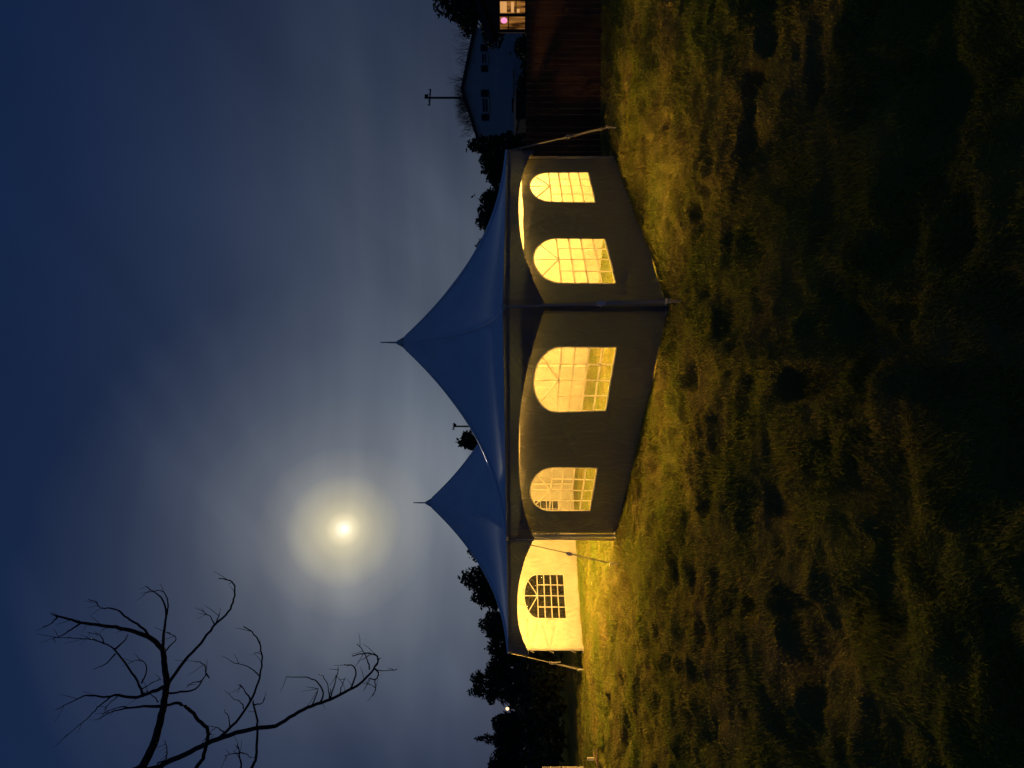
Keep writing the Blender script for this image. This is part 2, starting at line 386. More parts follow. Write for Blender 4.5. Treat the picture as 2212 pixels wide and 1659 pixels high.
sets = [blades(300000, -11, 9, 3.0, 9.5, .032, .078, .003, .0056), blades(330000, -12, 10, 9.0, 16.5, .034, .082, .0034, .0062), blades(90000, -3.2, 3.2, 1.7, 3.4, .028, .06, .0024, .0042), blades(9000, -11, 9, 3.2, 14.5, .09, .17, .0025, .0045)]
V = []; T = []; tn = []; off = 0
for v_, t_, q_ in sets: V.append(v_); T.append(t_ + off); tn.append(q_); off += len(v_)
V = np.concatenate(V); T = np.concatenate(T); tn = np.concatenate(tn)
me = mesh_np('grass', V, T); me.materials.append(M['grass'])
at = me.attributes.new('tint', 'FLOAT', 'POINT'); at.data.foreach_set('value', tn.astype(np.float32))
grass = bpy.data.objects.new('grass', me); col.objects.link(grass)
tag(grass, 'short trampled grass blades covering the lawn', 'grass', kind='stuff')

# ------------------------------------------------------------------ moon
mb = MB(); mb.ball((0, 0, 0), 1500 * math.tan(R(.27)), 32, 16)
mo = mb.build('moon', M['moon'], smooth=True); mo.location = MOON * 1500
tag(mo, 'bright round moon shining through thin cloud', 'moon')

# ------------------------------------------------------------------ the tent
tent = empty('marquee_tent', (F0.x, F0.y, gz(F0.x, F0.y)), 'white two-peaked marquee tent lit from inside, with arched windows and one open front bay', 'tent')
C1 = F0 + SD * BAY / 2 + LD * BAY / 2; C2 = F0 + SD * BAY / 2 + LD * BAY * 1.5
corner = {'F': F0, 'R': F0 + SD * BAY, 'S': F0 + LD * BAY, 'L': F0 + LD * BAY * 2, 'BL': F0 + LD * BAY * 2 + SD * BAY, 'SB': F0 + LD * BAY + SD * BAY}

def gcurve(r): return .8 * (1 - r) ** 2.3 + .2 * (1 - r)
def roof(C):
    mb = MB(); nr, n = 40, 24        # rings from the peak down, points along each side
    for j in range(nr + 1):
        r = (j / nr) ** 1.1
        for k in range(4 * n):
            e, t = divmod(k, n); q = 2 * t / n - 1
            a, b = ((q, -1), (1, q), (-q, 1), (-1, -q))[e]
            face = 1 - abs(q) ** 2.2
            gg = gcurve(r)
            z = EAVE + (PEAK - EAVE) * gg - .11 * face * r * (1 - r) * 4 * (1 - .55 * r)
            z = max(z, EAVE + .004)
            o_ = r * (BAY / 2 + .068 * r ** 6)
            p = C + LD * (a * o_) + SD * (b * o_)
            mb.v.append((p.x, p.y, z))
    m4 = 4 * n
    for j in range(nr):
        for k in range(m4):
            mb.f.append((j * m4 + k, j * m4 + (k + 1) % m4, (j + 1) * m4 + (k + 1) % m4, (j + 1) * m4 + k))
    ro = mb.build('roof', M['roof'], tent, smooth=True)
    # peak pole sticking out of the crown with its collar
    mb = MB(); c = Vector((C.x, C.y, 0))
    mb.tube([c + Vector((0, 0, PEAK - .7)), c + Vector((0, 0, PEAK + .16)), c + Vector((.004, 0, PEAK + .33))], [.022, .018, .011], 8)
    mb.tube([c + Vector((0, 0, PEAK - .11)), c + Vector((0, 0, PEAK + .012))], [.10, .03], 12)
    mb.build('peak_pole', M['steel'], ro)
    # seam down each hip, shaped as a round glossy bead for a moon glint
    for (sa, sb) in ((1, 1), (1, -1), (-1, 1), (-1, -1)):
        mb = MB(); pts = []
        for j in range(2, nr + 1):
            r = (j / nr) ** 1.1; z = max(EAVE + (PEAK - EAVE) * gcurve(r), EAVE + .004); p = C + (LD * sa + SD * sb) * (r * (BAY / 2 + .068 * r ** 6)); pts.append((p.x, p.y, z - .008))
        mb.tube(pts, [.012 + .030 * min(1, k / 12) for k in range(len(pts))], 10)
        mb.build('hip_seam', M['piping'], ro, smooth=True)
    return ro
roof(C1); roof(C2)

FOLDS = {13: [(0, 1.52, .75, 1.60, .035, .022), (0, 1.50, .7, 1.28, .03, .018), (0, 1.02, .7, 1.18, .03, .02), (0, 1.0, .65, .82, .03, .016), (.1, 1.5, .35, 1.95, .04, .014), (.02, 1.75, .9, 1.95, .05, .012)],
         11: [(1.95, 1.75, 3.2, 1.62, .03, .012), (2.2, 1.8, 2.9, 1.25, .03, .010), (2.0, 1.3, 2.6, 1.7, .03, .010), (.0, 1.5, .7, 1.72, .04, .014), (.4, .45, 1.2, .25, .04, .016), (.9, .6, 1.1, .2, .03, .012), (2.2, 1.0, 2.9, .9, .03, .01)],
         12: [(2.2, .55, 2.6, .2, .03, .016), (1.9, .5, 2.5, .35, .025, .012), (4.7, 1.3, 5.3, .9, .05, .016), (4.6, 1.75, 5.3, 1.2, .05, .018), (2.2, 1.65, 3.2, 1.2, .03, .008), (2.3, 1.2, 3.1, .9, .03, .008)]}
_r = random.Random(88)
for k in range(9):
    s0 = 1.95 + k * .17 + _r.uniform(-.05, .05); FOLDS[13].append((s0, 1.95, s0 + _r.uniform(-.15, .15), _r.uniform(.5, 1.2), .028, _r.uniform(-.012, .016)))
for k in range(7):
    s0 = _r.uniform(.1, 3.0); FOLDS[13].append((s0, .6, s0 + _r.uniform(-.25, .25), .05, .035, _r.uniform(-.012, .014)))
for sd_ in (14, 15):
    FOLDS[sd_] = []
    for k in range(16):
        s0 = _r.uniform(.1, 5.2); z0 = _r.uniform(.4, 1.9); FOLDS[sd_].append((s0, z0, s0 + _r.uniform(-.5, .5), z0 - _r.uniform(.3, .9), .035, _r.uniform(-.014, .016)))
def wrinkle(s, z, L, seed, amp):
    """how far the cloth stands off its plane"""
    d = 0.0
    rr = random.Random(seed)
    for _ in range(7):
        k = rr.uniform(1.2, 6.5); kz = rr.uniform(-3.5, 3.5); ph = rr.uniform(0, 6.28)
        d += math.sin(k * s + kz * z + ph + .6 * math.sin(2.1 * z + ph)) / (1 + .35 * k)
    d *= .30
    # billow between the posts, and the skirt kicking out near the ground
    bil = math.sin(math.pi * min(max(s / L, 0), 1))
    f = 0.0
    for (s0, z0, s1, z1, wd, a) in FOLDS.get(seed, ()):
        ds, dz = s1 - s0, z1 - z0; ln = math.hypot(ds, dz); t = ((s - s0) * ds + (z - z0) * dz) / (ln * ln)
        e = abs((s - s0) * dz - (z - z0) * ds) / ln; tt = min(max(t, 0), 1)
        e = math.hypot(e, (t - tt) * ln); f += 1.8 * a * math.exp(-(e / wd) ** 2) * (1 - .5 * tt)
    return amp * (d * (.35 + .65 * bil) + .9 * bil * max(0, .45 - z) * 2 * .35) + f + .085 * max(0, .3 - z) / .3 * bil ** .5 * (.45 + .55 * math.sin(2.3 * s + seed) * math.sin(1.1 * s + .5 * seed))

WIN_W = 1.27; WIN_B = .545; WIN_S = 1.30; WIN_T = 1.672
def wall(P0, D, L, n_out, win, top, seed, label=None, amp=.035, lift=lambda s: -.03 + .05 * max(0, math.sin(1.7 * s + .6) * math.sin(.9 * s + .3)) + .008 * math.sin(7 * s)):
    """one side wall between two posts, hung 6 cm inside the valance, with arched windows"""
    D = Vector(D); n_out = Vector(n_out); inset = -.05
    def P(s, z, off=0.0):
        base = Vector((P0.x, P0.y, 0)) + D * s
        k = wrinkle(s, z, L, seed, amp) * min(1, max(0, (1.95 - z) / .35)) * min(1, min(s, L - s) / .25 + .08)
        q = base + n_out * (inset + k + off)
        return Vector((q.x, q.y, z))
    def zbot(s):
        b = Vector((P0.x, P0.y, 0)) + D * s + n_out * inset
        return float(macro(b.x, b.y)) + lift(s)
    def inside(s, z, grow=0.0):
        for c in win:
            u = abs(s - c)
            if z <= WIN_S:
                if u < WIN_W / 2 + grow and z > WIN_B - grow: return True
            else:
                if (u / (WIN_W / 2 + grow)) ** 2 + ((z - WIN_S) / (WIN_T - WIN_S + grow)) ** 2 < 1: return True
        return False
    ns, nz_ = 150, 60; mb = MB()
    for j in range(nz_ + 1):
        for i_ in range(ns + 1):
            s = L * i_ / ns; zb = zbot(s); z = zb + (top(s / L) - zb) * j / nz_
            mb.v.append(tuple(P(s, z)))
    zc_ = lambda i_, j: zbot(L * i_ / ns) + (top(i_ / ns) - zbot(L * i_ / ns)) * j / nz_
    kept, cut = set(), set()
    for j in range(nz_):
        for i_ in range(ns):
            k = j * (ns + 1) + i_; q = (k, k + 1, k + ns + 2, k + ns + 1)
            if win and inside(L * (i_ + .5) / ns, zc_(i_ + .5, j + .5)): cut.update(q); continue
            mb.f.append(q); kept.update(q)
    # pull the cut edge onto the window's outline
    for k in kept & cut:
        i_, j = k % (ns + 1), k // (ns + 1); s = L * i_ / ns; z = zc_(i_, j)
        c = min(win, key=lambda c_: abs(c_ - s)); u = s - c
        if z < WIN_S:
            dl, db = WIN_W / 2 - abs(u), z - WIN_B
            if abs(db) < abs(dl) or db < 0:
                z = WIN_B; u = max(-WIN_W / 2, min(WIN_W / 2, u))
            if abs(dl) < .03: u = math.copysign(WIN_W / 2, u)
        else:
            a_ = math.atan2((z - WIN_S) / (WIN_T - WIN_S), u / (WIN_W / 2)); u = WIN_W / 2 * math.cos(a_); z = WIN_S + (WIN_T - WIN_S) * math.sin(a_)
        mb.v[k] = tuple(P(c + u, z))
    mb.face_out(n_out); wo = mb.build('side_wall', M['wall'], tent, smooth=True)
    if label: wo['label'] = label
    # ribbon of cloth (a flat strip with thickness) along points (s, z)
    def strip(mb, pts, half, th=.004, off=0.0):
        N_ = len(pts); rows = []
        for i_ in range(N_):
            a = pts[max(i_ - 1, 0)]; b = pts[min(i_ + 1, N_ - 1)]
            if pts[0] == pts[-1] and i_ in (0, N_ - 1): a, b = pts[-2], pts[1]
            t = Vector((b[0] - a[0], b[1] - a[1])); t.normalize(); q = Vector((-t.y, t.x)) * half
            s, z = pts[i_]
            rows.append([P(s + q.x, z + q.y, off + th), P(s - q.x, z - q.y, off + th), P(s - q.x, z - q.y, off - th), P(s + q.x, z + q.y, off - th)])
        o_ = len(mb.v)
        for r_ in rows: mb.v += [tuple(p) for p in r_]
        for i_ in range(N_ - 1):
            for k in range(4):
                k2 = (k + 1) % 4
                mb.f.append((o_ + i_ * 4 + k, o_ + i_ * 4 + k2, o_ + (i_ + 1) * 4 + k2, o_ + (i_ + 1) * 4 + k))
        mb.f.append((o_, o_ + 1, o_ + 2, o_ + 3)); e_ = o_ + (N_ - 1) * 4; mb.f.append((e_ + 3, e_ + 2, e_ + 1, e_))
    H_ = WIN_T - WIN_S; hw = WIN_W / 2
    for c in win:
        # welded border round the opening: covers the cut edge
        pts = [(c - hw, WIN_B)] + [(c - hw, WIN_B + (WIN_S - WIN_B) * k / 8) for k in range(1, 9)]
        pts += [(c - hw * math.cos(math.pi * k / 24), WIN_S + H_ * math.sin(math.pi * k / 24)) for k in range(1, 24)]
        pts += [(c + hw, WIN_S - (WIN_S - WIN_B) * k / 8) for k in range(0, 9)]
        pts += [(c + hw - WIN_W * k / 12, WIN_B) for k in range(1, 13)]
        mb = MB(); grown = []
        for (s, z) in pts:
            du = s - c; zz_ = z - 1.1; q = 1.028
            grown.append((c + du * q, 1.1 + zz_ * 1.03))
        strip(mb, pts, .014, .004); mb.build('window_border', M['bar'], wo, smooth=False)
        # clear panes: four columns of four, and four wedges in the arch
        def sheet(ring, name='pane'):
            mb = MB(); cs = sum(p[0] for p in ring) / len(ring); cz = sum(p[1] for p in ring) / len(ring)
            pin = [P(s, z, 0) for s, z in ring]
            mb.v = [tuple(P(cs, cz, 0))] + [tuple(p) for p in pin]
            k = len(ring); mb.f = [(0, 1 + a, 1 + (a + 1) % k) for a in range(k)]
            mb.build(name, M['pane'], wo, smooth=False)
        cw = WIN_W / 4; rh = (WIN_S - WIN_B) / 4
        for a in range(4):
            for b in range(4):
                s0 = c - hw + a * cw; z0 = WIN_B + b * rh
                sheet([(s0, z0), (s0 + cw / 2, z0), (s0 + cw, z0), (s0 + cw, z0 + rh / 2), (s0 + cw, z0 + rh), (s0 + cw / 2, z0 + rh), (s0, z0 + rh), (s0, z0 + rh / 2)])
        for a in range(4):
            arc = [(c + hw * math.cos(math.pi * (a + k / 5) / 4), WIN_S + H_ * math.sin(math.pi * (a + k / 5) / 4)) for k in range(6)]
            sheet([(c, WIN_S)] + arc)
        # printed glazing bars, each a strip of its own
        for a in range(1, 4):
            s0 = c - hw + a * cw
            mb = MB(); strip(mb, [(s0, WIN_B + (WIN_S - WIN_B) * k / 8) for k in range(9)], .0135, .0025); mb.build('glazing_bar', M['bar'], wo)
        for b in range(1, 5):
            z0 = WIN_B + b * rh
            mb = MB(); strip(mb, [(c - hw + WIN_W * k / 10, z0) for k in range(11)], .0140, .0032); mb.build('glazing_bar', M['bar'], wo)
        for q in (45, 90, 135):
            mb = MB(); strip(mb, [(c + hw * math.cos(R(q)) * k / 6, WIN_S + H_ * math.sin(R(q)) * k / 6) for k in range(7)], .0130, .0028); mb.build('glazing_bar', M['bar'], wo)
    # hem along the skirt
    return P

def valance(P0, D, L, n_out, seed):
    D = Vector(D); n_out = Vector(n_out); mb = MB(); ns = 120; nz_ = 12; rr = random.Random(seed)
    ph = [rr.uniform(0, 6.28) for _ in range(5)]
    for j in range(nz_ + 1):
        for i_ in range(ns + 1):
            t = i_ / ns; s = L * t; q = abs(2 * t - 1)
            drop = .225 + .315 * q ** 2.3
            z = EAVE + .006 - drop * j / nz_; v = j / nz_ * drop
            e = min(s, L - s)
            fold = .016 * math.exp(-((e - .75) / .55) ** 2) * math.sin(30 * (e - 1.6 * v) + ph[0]) + .012 * v / .3 * math.sin(3.1 * s + ph[1]) + .008 * math.sin(9 * s + 4 * v + ph[2]) * v / .3
            off = .068 + .02 * v + fold * min(1, v / .1)
            p = Vector((P0.x, P0.y, 0)) + D * s + n_out * off
            # close the corners
            if i_ == 0: p -= D * .07
            if i_ == ns: p += D * .07
            mb.v.append((p.x, p.y, z))
    for j in range(nz_):
        for i_ in range(ns):
            k = j * (ns + 1) + i_; mb.f.append((k, k + 1, k + ns + 2, k + ns + 1))
    mb.face_out(n_out); return mb.build('valance', M['valance'], tent, smooth=True)

nA, nB, nE, nK = -LD, -SD, LD, SD
wall(corner['F'], SD, BAY, nA, [1.31, 3.93], lambda t: 1.868 - .062 * math.sin(math.pi * t) ** .7 + .006 * math.sin(31 * t), 11, 'right end wall with two arched windows and a slack, wrinkled top edge', amp=.04)
wall(corner['F'], LD, BAY, nB, [1.32, 3.95], lambda t: 1.908 - .045 * math.sin(math.pi * t), 12, 'front wall of the closed bay, two arched windows', amp=.032)
wall(corner['L'], SD, BAY, nE, [1.43, 3.98], lambda t: 1.95, 13, 'left end wall seen from inside through the open bay', amp=.038)
wall(corner['R'], LD, BAY, nK, [], lambda t: 1.95, 14, None, amp=.04)
wall(corner['SB'], LD, BAY, nK, [], lambda t: 1.95, 15, None, amp=.04)
for (P0, D, nn, sd_) in ((corner['F'], SD, nA, 1), (corner['F'], LD, nB, 2), (corner['S'], LD, nB, 3), (corner['L'], SD, nE, 4), (corner['R'], LD, nK, 5), (corner['SB'], LD, nK, 6)):
    valance(P0, D, BAY, nn, sd_)

# posts, eave beams
for k, p in corner.items():
    mb = MB(); b = gz(p.x, p.y); inn = (C1 if k in 'FR' else C2) - p; inn.z = 0
    q = Vector((p.x, p.y, 0)) + inn.normalized() * (.0 if k in 'SL' else .17)
    mb.tube([(q.x, q.y, b - .04), (q.x, q.y, EAVE - .02)], .031, 10)
    mb.box((q.x, q.y, b + .012), (.16, .16, .012), YAW)
    mb.build('post', M['post'], tent, smooth=False)
for a, b in (('F', 'R'), ('F', 'S'), ('S', 'L'), ('L', 'BL'), ('R', 'SB'), ('SB', 'BL'), ('S', 'SB')):
    p, q = corner[a], corner[b]; d = (q - p).normalized() * .03
    mb = MB(); mb.tube([(p.x + d.x, p.y + d.y, EAVE - .055), (q.x - d.x, q.y - d.y, EAVE - .055)], .026, 8); mb.build('eave_beam', M['post'], tent)
# ties that lash the end wall to its front post
L_ = corner['L']
for z in (1.52, 1.02, .45):
    mb = MB(); ring = [(L_.x + .042 * math.cos(a), L_.y + .042 * math.sin(a), z + .01 * math.sin(a * 2)) for a in [6.2832 * k / 12 for k in range(13)]]
    mb.tube(ring, .012, 5); mb.tube([(L_.x - .03, L_.y - .03, z), (L_.x - .055, L_.y - .05, z - .09)], .009, 5); mb.build('tie', M['hem'], tent)
# loose wall strap and rolled edge at the middle post
S_ = corner['S']
mb = MB(); e1 = S_ + nB * .05 + LD * .03
mb.tube([(e1.x, e1.y, 1.93), (e1.x + .004, e1.y, 1.2), (e1.x, e1.y + .004, .7), (e1.x - .01, e1.y - .02, gz(e1.x, e1.y) + .01)], [.024, .026, .025, .024], 8)
mb.build('rolled_edge', M['whitepaint'], tent, smooth=True)

# guy straps with ratchets, and the stakes they run to
def guy(k, anchor, label, group=None, wide=.014, tail=True):
    p = corner[k]; c = C1 if k in ('F', 'R') else C2
    o_ = (p - c); o_.z = 0; o_.normalize()
    if k == 'S': o_ = nB.copy()
    a = Vector((p.x, p.y, EAVE + .0)) + o_ * .085
    g0 = Vector((anchor[0], anchor[1], gz(*anchor))); b = g0 + Vector((0, 0, .13))
    d = (b - a); side = d.cross(Vector((0, 1, 0.2))); side.normalize(); nn = d.cross(side).normalized()
    def rib(mb, u0, u1, w_, th, sag=.0):
        n_ = 8; o2 = len(mb.v)
        for i_ in range(n_ + 1):
            t = u0 + (u1 - u0) * i_ / n_; q = a + d * t + Vector((0, 0, -sag * 4 * (i_ / n_) * (1 - i_ / n_)))
            tw = .25 * math.sin(3 * t)
            sv = side * math.cos(tw) + nn * math.sin(tw); nv_ = nn * math.cos(tw) - side * math.sin(tw)
            for (x, y) in ((-1, -1), (1, -1), (1, 1), (-1, 1)): mb.v.append(tuple(q + sv * (w_ * x) + nv_ * (th * y)))
        for i_ in range(n_):
            for kk in range(4): mb.f.append((o2 + i_ * 4 + kk, o2 + i_ * 4 + (kk + 1) % 4, o2 + i_ * 4 + 4 + (kk + 1) % 4, o2 + i_ * 4 + 4 + kk))
        mb.f.append((o2 + 3, o2 + 2, o2 + 1, o2)); e_ = o2 + n_ * 4; mb.f.append((e_, e_ + 1, e_ + 2, e_ + 3))
    mb = MB(); rib(mb, 0, 1, wide, .002, .012); st = mb.build('guy_strap', M['hem'], tent)
    mb = MB(); rib(mb, .58, .94, wide * 1.35, .006); mb.build('strap_sleeve', M['hem'], st)
    mb = MB(); q = a + d * .6; Mx = Matrix((side, nn, d.normalized())).transposed(); mb.box(q, (.055, .035, .11), M=Mx); mb.tube([q + side * .04, q - side * .04], .014, 8); mb.build('ratchet', M['steel'], st)
    if tail:
        mb = MB(); mb.tube([q, q + Vector((.02, -.02, -.1)), q + Vector((.035, -.03, -.24))], [.012, .011, .008], 5); mb.build('strap_tail', M['hem'], st)
    mb = MB(); mb.ball(a + Vector((0, 0, .0)), .032, 10, 6); mb.tube([a, Vector((p.x, p.y, EAVE - .03))], .014, 6); mb.build('eave_cap', M['post'], tent, smooth=True)
    # stake
    mb = MB(); dirn = (b - a); dirn.z = 0; dirn.normalize()
    top = g0 + Vector((0, 0, .17)) - dirn * -.01; bot = g0 - dirn * .03 + Vector((0, 0, -.22))
    mb.tube([bot, top], .014, 8); mb.tube([top - Vector((0, 0, .008)), top + Vector((0, 0, .016))], .034, 10); mb.tube([g0 + Vector((0, 0, .115)), g0 + Vector((0, 0, .145))], .022, 8)
    o2 = mb.build('tent_stake', M['post'], loc=tuple(g0)); tag(o2, label, 'stake', group)
guy('R', (5.18, 11.22), 'short steel tent stake in the grass at the corner beside the wooden fence')
guy('F', (1.0, 6.72), 'short steel tent stake in front of the corner where the two windowed walls meet')
guy('S', (-3.36, 10.40), 'short steel tent stake at the edge of the open bay, below the middle post', wide=.008, tail=False)
guy('L', (-7.45, 14.50), 'short steel tent stake at the outer corner of the open bay')

# lamps hanging inside, one under each peak
for C, lab, bm_ in ((C1, 'bare warm bulb on a cord under the peak of the closed bay', 'bulb'), (C2, 'bare warm bulb on a cord under the peak of the open bay', 'bulb_dim')):
    zL = 2.45
    t = empty('hanging_lamp', (C.x, C.y, zL), lab, 'lamp')
    mb = MB(); mb.tube([(C.x, C.y, PEAK - .62), (C.x, C.y, zL + .16)], .006, 5); mb.build('cord', M['socket'], t)
    mb = MB(); mb.tube([(C.x, C.y, zL + .17), (C.x, C.y, zL + .07)], .026, 8); mb.build('socket', M['socket'], t)
    mb = MB(); mb.ball((C.x, C.y, zL), (.075, .075, .09), 12, 8); mb.build('bulb', M[bm_], t, smooth=True)

# strings of small bulbs under the roof, half a metre in from the walls
def string_lights(P0, D, inn, ks, label, bm_='bulb_small'):
    sl = empty('string_lights', (P0.x, P0.y, EAVE), label, 'string lights'); pts = []
    for k in range(25):
        t = k / 24; q = P0 + D * (BAY * t) + inn * .50
        pts.append(Vector((q.x, q.y, EAVE - .03 + .012 * abs(math.sin(math.pi * 3 * t)))))
    mb = MB(); mb.tube(pts, .005, 4); mb.build('cable', M['socket'], sl)
    for k in ks:
        q = pts[k]; mb = MB(); mb.tube([q, q - Vector((0, 0, .03))], .014, 6); bs = mb.build('socket', M['socket'], sl)
        mb = MB(); mb.ball(q - Vector((0, 0, .055)), (.027, .027, .03), 8, 6); mb.build('bulb', M[bm_], bs, smooth=True)
string_lights(corner['S'], LD, SD, (2, 5, 8, 11, 14, 17), 'string of small warm bulbs stretched across the open bay under its roof')
string_lights(corner['F'], LD, SD, (4, 6, 8, 16, 18, 20), 'string of small warm bulbs inside above the front windows of the closed bay', 'bulb_soft')
string_lights(corner['F'], SD, LD, (4, 6, 8, 16, 18, 20), 'string of small warm bulbs inside above the right end wall windows', 'bulb_soft')

# ------------------------------------------------------------------ fence on the right
FY = 12.7
fence = empty('wooden_fence', (4.0, FY, -.05), 'dark brown board fence standing behind the tent corner', 'fence')
x = 3.75; k = 0
while x < 12.6:
    wd = .138 + rng.uniform(-.004, .004); yy = FY - .06 * math.sin(x * .8) * 0
    h_ = 1.70 + rng.uniform(-.015, .015)
    mb = MB(); mb.box((x + wd / 2, FY - .012 + rng.uniform(-.004, .004), macro(x, FY) + h_ / 2 + .03), (wd - .008, .02, h_), 0)
    mb.build('board', M['wood'], fence); x += wd + .004
for z in (.35, 1.05, 1.5):
    mb = MB(); mb.box((8.2, FY + .03, macro(8.0, FY) + z), (8.9, .04, .09)); mb.build('rail', M['wood'], fence)
for k in range(5):
    mb = MB(); X = 3.9 + 2.1 * k; mb.box((X, FY + .1, macro(X, FY) + .85), (.1, .1, 1.8)); mb.build('post', M['wood'], fence)

# ------------------------------------------------------------------ houses
def window(root, x0, x1, z0, z1, Y, pane, shutter=None, mull=1, frame='trim'):
    f = .06
    mb = MB()
    for (a, b, c_, d_) in ((x0, x0 + f, z0, z1), (x1 - f, x1, z0, z1), (x0 + f, x1 - f, z0, z0 + f), (x0 + f, x1 - f, z1 - f, z1)):
        mb.box(((a + b) / 2, Y - .05, (c_ + d_) / 2), (b - a, .09, d_ - c_))
    mb.box(((x0 + x1) / 2, Y - .06, (z0 + z1) / 2), (x1 - x0 - 2 * f, .04, .05))
    wf = mb.build('window', M[frame], root)
    mb = MB(); mb.box(((x0 + x1) / 2, Y - .035, (z0 + z1) / 2), (x1 - x0 - 2 * f, .02, z1 - z0 - 2 * f)); mb.build('pane', pane, wf)
    mb = MB(); mb.box(((x0 + x1) / 2, Y - .09, z0 - .03), (x1 - x0 + .1, .14, .06)); mb.build('sill', M[frame], wf)
    if shutter:
        for (a, b) in ((x0 - shutter - .12, x0 - .12), (x1 + .12, x1 + shutter + .12)):
            mb = MB(); mb.box(((a + b) / 2, Y - .03, (z0 + z1) / 2), (b - a, .05, z1 - z0 + .12))
            for q in range(9): mb.box(((a + b) / 2, Y - .06, z0 + (z1 - z0) * (q + .5) / 9), (b - a - .1, .02, .05))
            mb.build('shutter', M['shutter'], wf)
def gable_house(root, x0, x1, y0, y1, ze, zr, xr, wallm, roofm, over=.45):
    """gable faces the camera; the ridge runs away from it"""
    mb = MB()
    mb.add([(x0, y0, -.1), (x1, y0, -.1), (x1, y0, ze), (xr, y0, zr), (x0, y0, ze), (x0, y1, -.1), (x1, y1, -.1), (x1, y1, ze), (xr, y1, zr), (x0, y1, ze)],
           [(0, 1, 2, 3, 4), (5, 9, 8, 7, 6), (1, 6, 7, 2), (0, 4, 9, 5), (0, 5, 6, 1), (2, 7, 8, 3), (3, 8, 9, 4)])
    mb.build('wall', M[wallm], root)
    mb = MB(); th = .26
    for (xa, za, xb, zb) in ((x0, ze, xr, zr), (xr, zr, x1, ze)):
        sl = (zb - za) / (xb - xa)
        if xa == x0: xa2, za2, xb2, zb2 = xa - over, za - sl * over, xb, zb
        else: xa2, za2, xb2, zb2 = xa, za, xb + over, zb + sl * over
        q = .012
        vs = [(xa2, y0 - over, za2 + q), (xb2, y0 - over, zb2 + q), (xb2, y1 + over, zb2 + q), (xa2, y1 + over, za2 + q), (xa2, y0 - over, za2 + th), (xb2, y0 - over, zb2 + th), (xb2, y1 + over, zb2 + th), (xa2, y1 + over, za2 + th)]
        mb.add(vs, [(0, 3, 2, 1), (4, 5, 6, 7), (0, 1, 5, 4), (1, 2, 6, 5), (2, 3, 7, 6), (3, 0, 4, 7)])
    ro = mb.build('roof', M[roofm], root)
    return ro
class Facade:
    """facade whose left end stands at (x0, y0), turned by ang about the vertical; maps picture columns and rows to it"""
    def __init__(s, yd, Y, ang): s.Y = Y; s.x0 = (829.5 - yd) / FPX * Y; s.c = math.cos(ang); s.s = math.sin(ang); s.ang = ang
    def X(s, yd): k = (829.5 - yd) / FPX; return s.x0 + (s.Y * k - s.x0) / (s.c + k * s.s)
    def Z(s, xd, yd): d = s.X(yd) - s.x0; return CAM_Z - (xd - 1109.6) / FPX * (s.Y - d * s.s)
HY = 55.0; fa = Facade(297, HY, R(24)); X, Zf = fa.X, fa.Z
h1 = empty('pale_house', (fa.x0, HY, -.05), 'pale two-storey house with dark shutters and low gable, beyond the fence', 'house')
r1 = gable_house(h1, X(297), X(60), HY, HY + 9, Zf(1034, 297), Zf(1001, 192), X(192), 'siding', 'shingle', .3)
window(h1, X(243), X(212), Zf(1055, 228), Zf(1041, 228), HY, M['darkpane'], .60)
window(h1, X(138), X(114), Zf(1052, 126), Zf(1040, 126), HY, M['darkpane'], .55)
window(h1, X(245), X(210), Zf(1128, 228), Zf(1104, 228), HY, M['darkpane'], None)
mb = MB(); xm = (X(196) + X(160)) / 2; mb.box((xm, HY - 1.0, .95), (1.9, 1.9, 2.1)); mb.box((xm, HY - 1.0, 2.06), (2.2, 2.2, .12)); mb.build('porch', M['siding'], h1)
h1.rotation_euler.z = -fa.ang

# low dark house with one lit window
LY = 25.0; fa = Facade(70, LY, R(32)); X, Zf = fa.X, fa.Z
h2 = empty('brick_house', (fa.x0, LY, -.05), 'low dark brick house with one warmly lit two-part window', 'house')
r2 = gable_house(h2, fa.x0, fa.x0 + 8.0, LY, LY + 7, 2.95, 4.5, fa.x0 + 4.0, 'brick', 'shingle', .35)
# two lit sashes set in a dark surround, the room's glow put into panes and blinds
x0, x1, x2, x3 = X(63), X(36), X(29), X(2); z0, z1 = Zf(1134, 30), Zf(1080, 30)
mb = MB(); f = .07
for (a, b, c_, d_) in ((x0 - f, x0, z0 - f, z1 + f), (x3, x3 + f, z0 - f, z1 + f), (x1, x2, z0, z1), (x0, x3, z0 - f, z0), (x0, x3, z1, z1 + f)):
    mb.box(((a + b) / 2, LY - .06, (c_ + d_) / 2), (b - a, .11, d_ - c_))
wf = mb.build('window', M['shutter'], h2)
def lit_mat(name, c1, c2, s, sc_):
    m, n, l, o = newmat(name); t = n.new('ShaderNodeTexCoord'); mp = n.new('ShaderNodeMapping'); mp.inputs['Scale'].default_value = sc_; l.new(t.outputs['Object'], mp.inputs[0])
    z = n.new('ShaderNodeTexNoise'); z.inputs['Scale'].default_value = 2.0; z.inputs['Detail'].default_value = 4; l.new(mp.outputs[0], z.inputs['Vector'])
    r = n.new('ShaderNodeValToRGB'); r.color_ramp.elements[0].color = (*c1, 1); r.color_ramp.elements[1].color = (*c2, 1); r.color_ramp.elements[0].position = .38; r.color_ramp.elements[1].position = .62; l.new(z.outputs['Fac'], r.inputs[0])
    e = n.new('ShaderNodeEmission'); e.inputs[1].default_value = s; l.new(r.outputs[0], e.inputs[0]); l.new(e.outputs[0], o.inputs[0]); return m
M['room'] = lit_mat('lit_room', (.035, .012, .003), (.42, .17, .035), .8, (4, 1, .4))
M['curtain'] = lit_mat('lit_blind', (.62, .29, .085), (.85, .42, .14), .9, (.6, 1, .6))
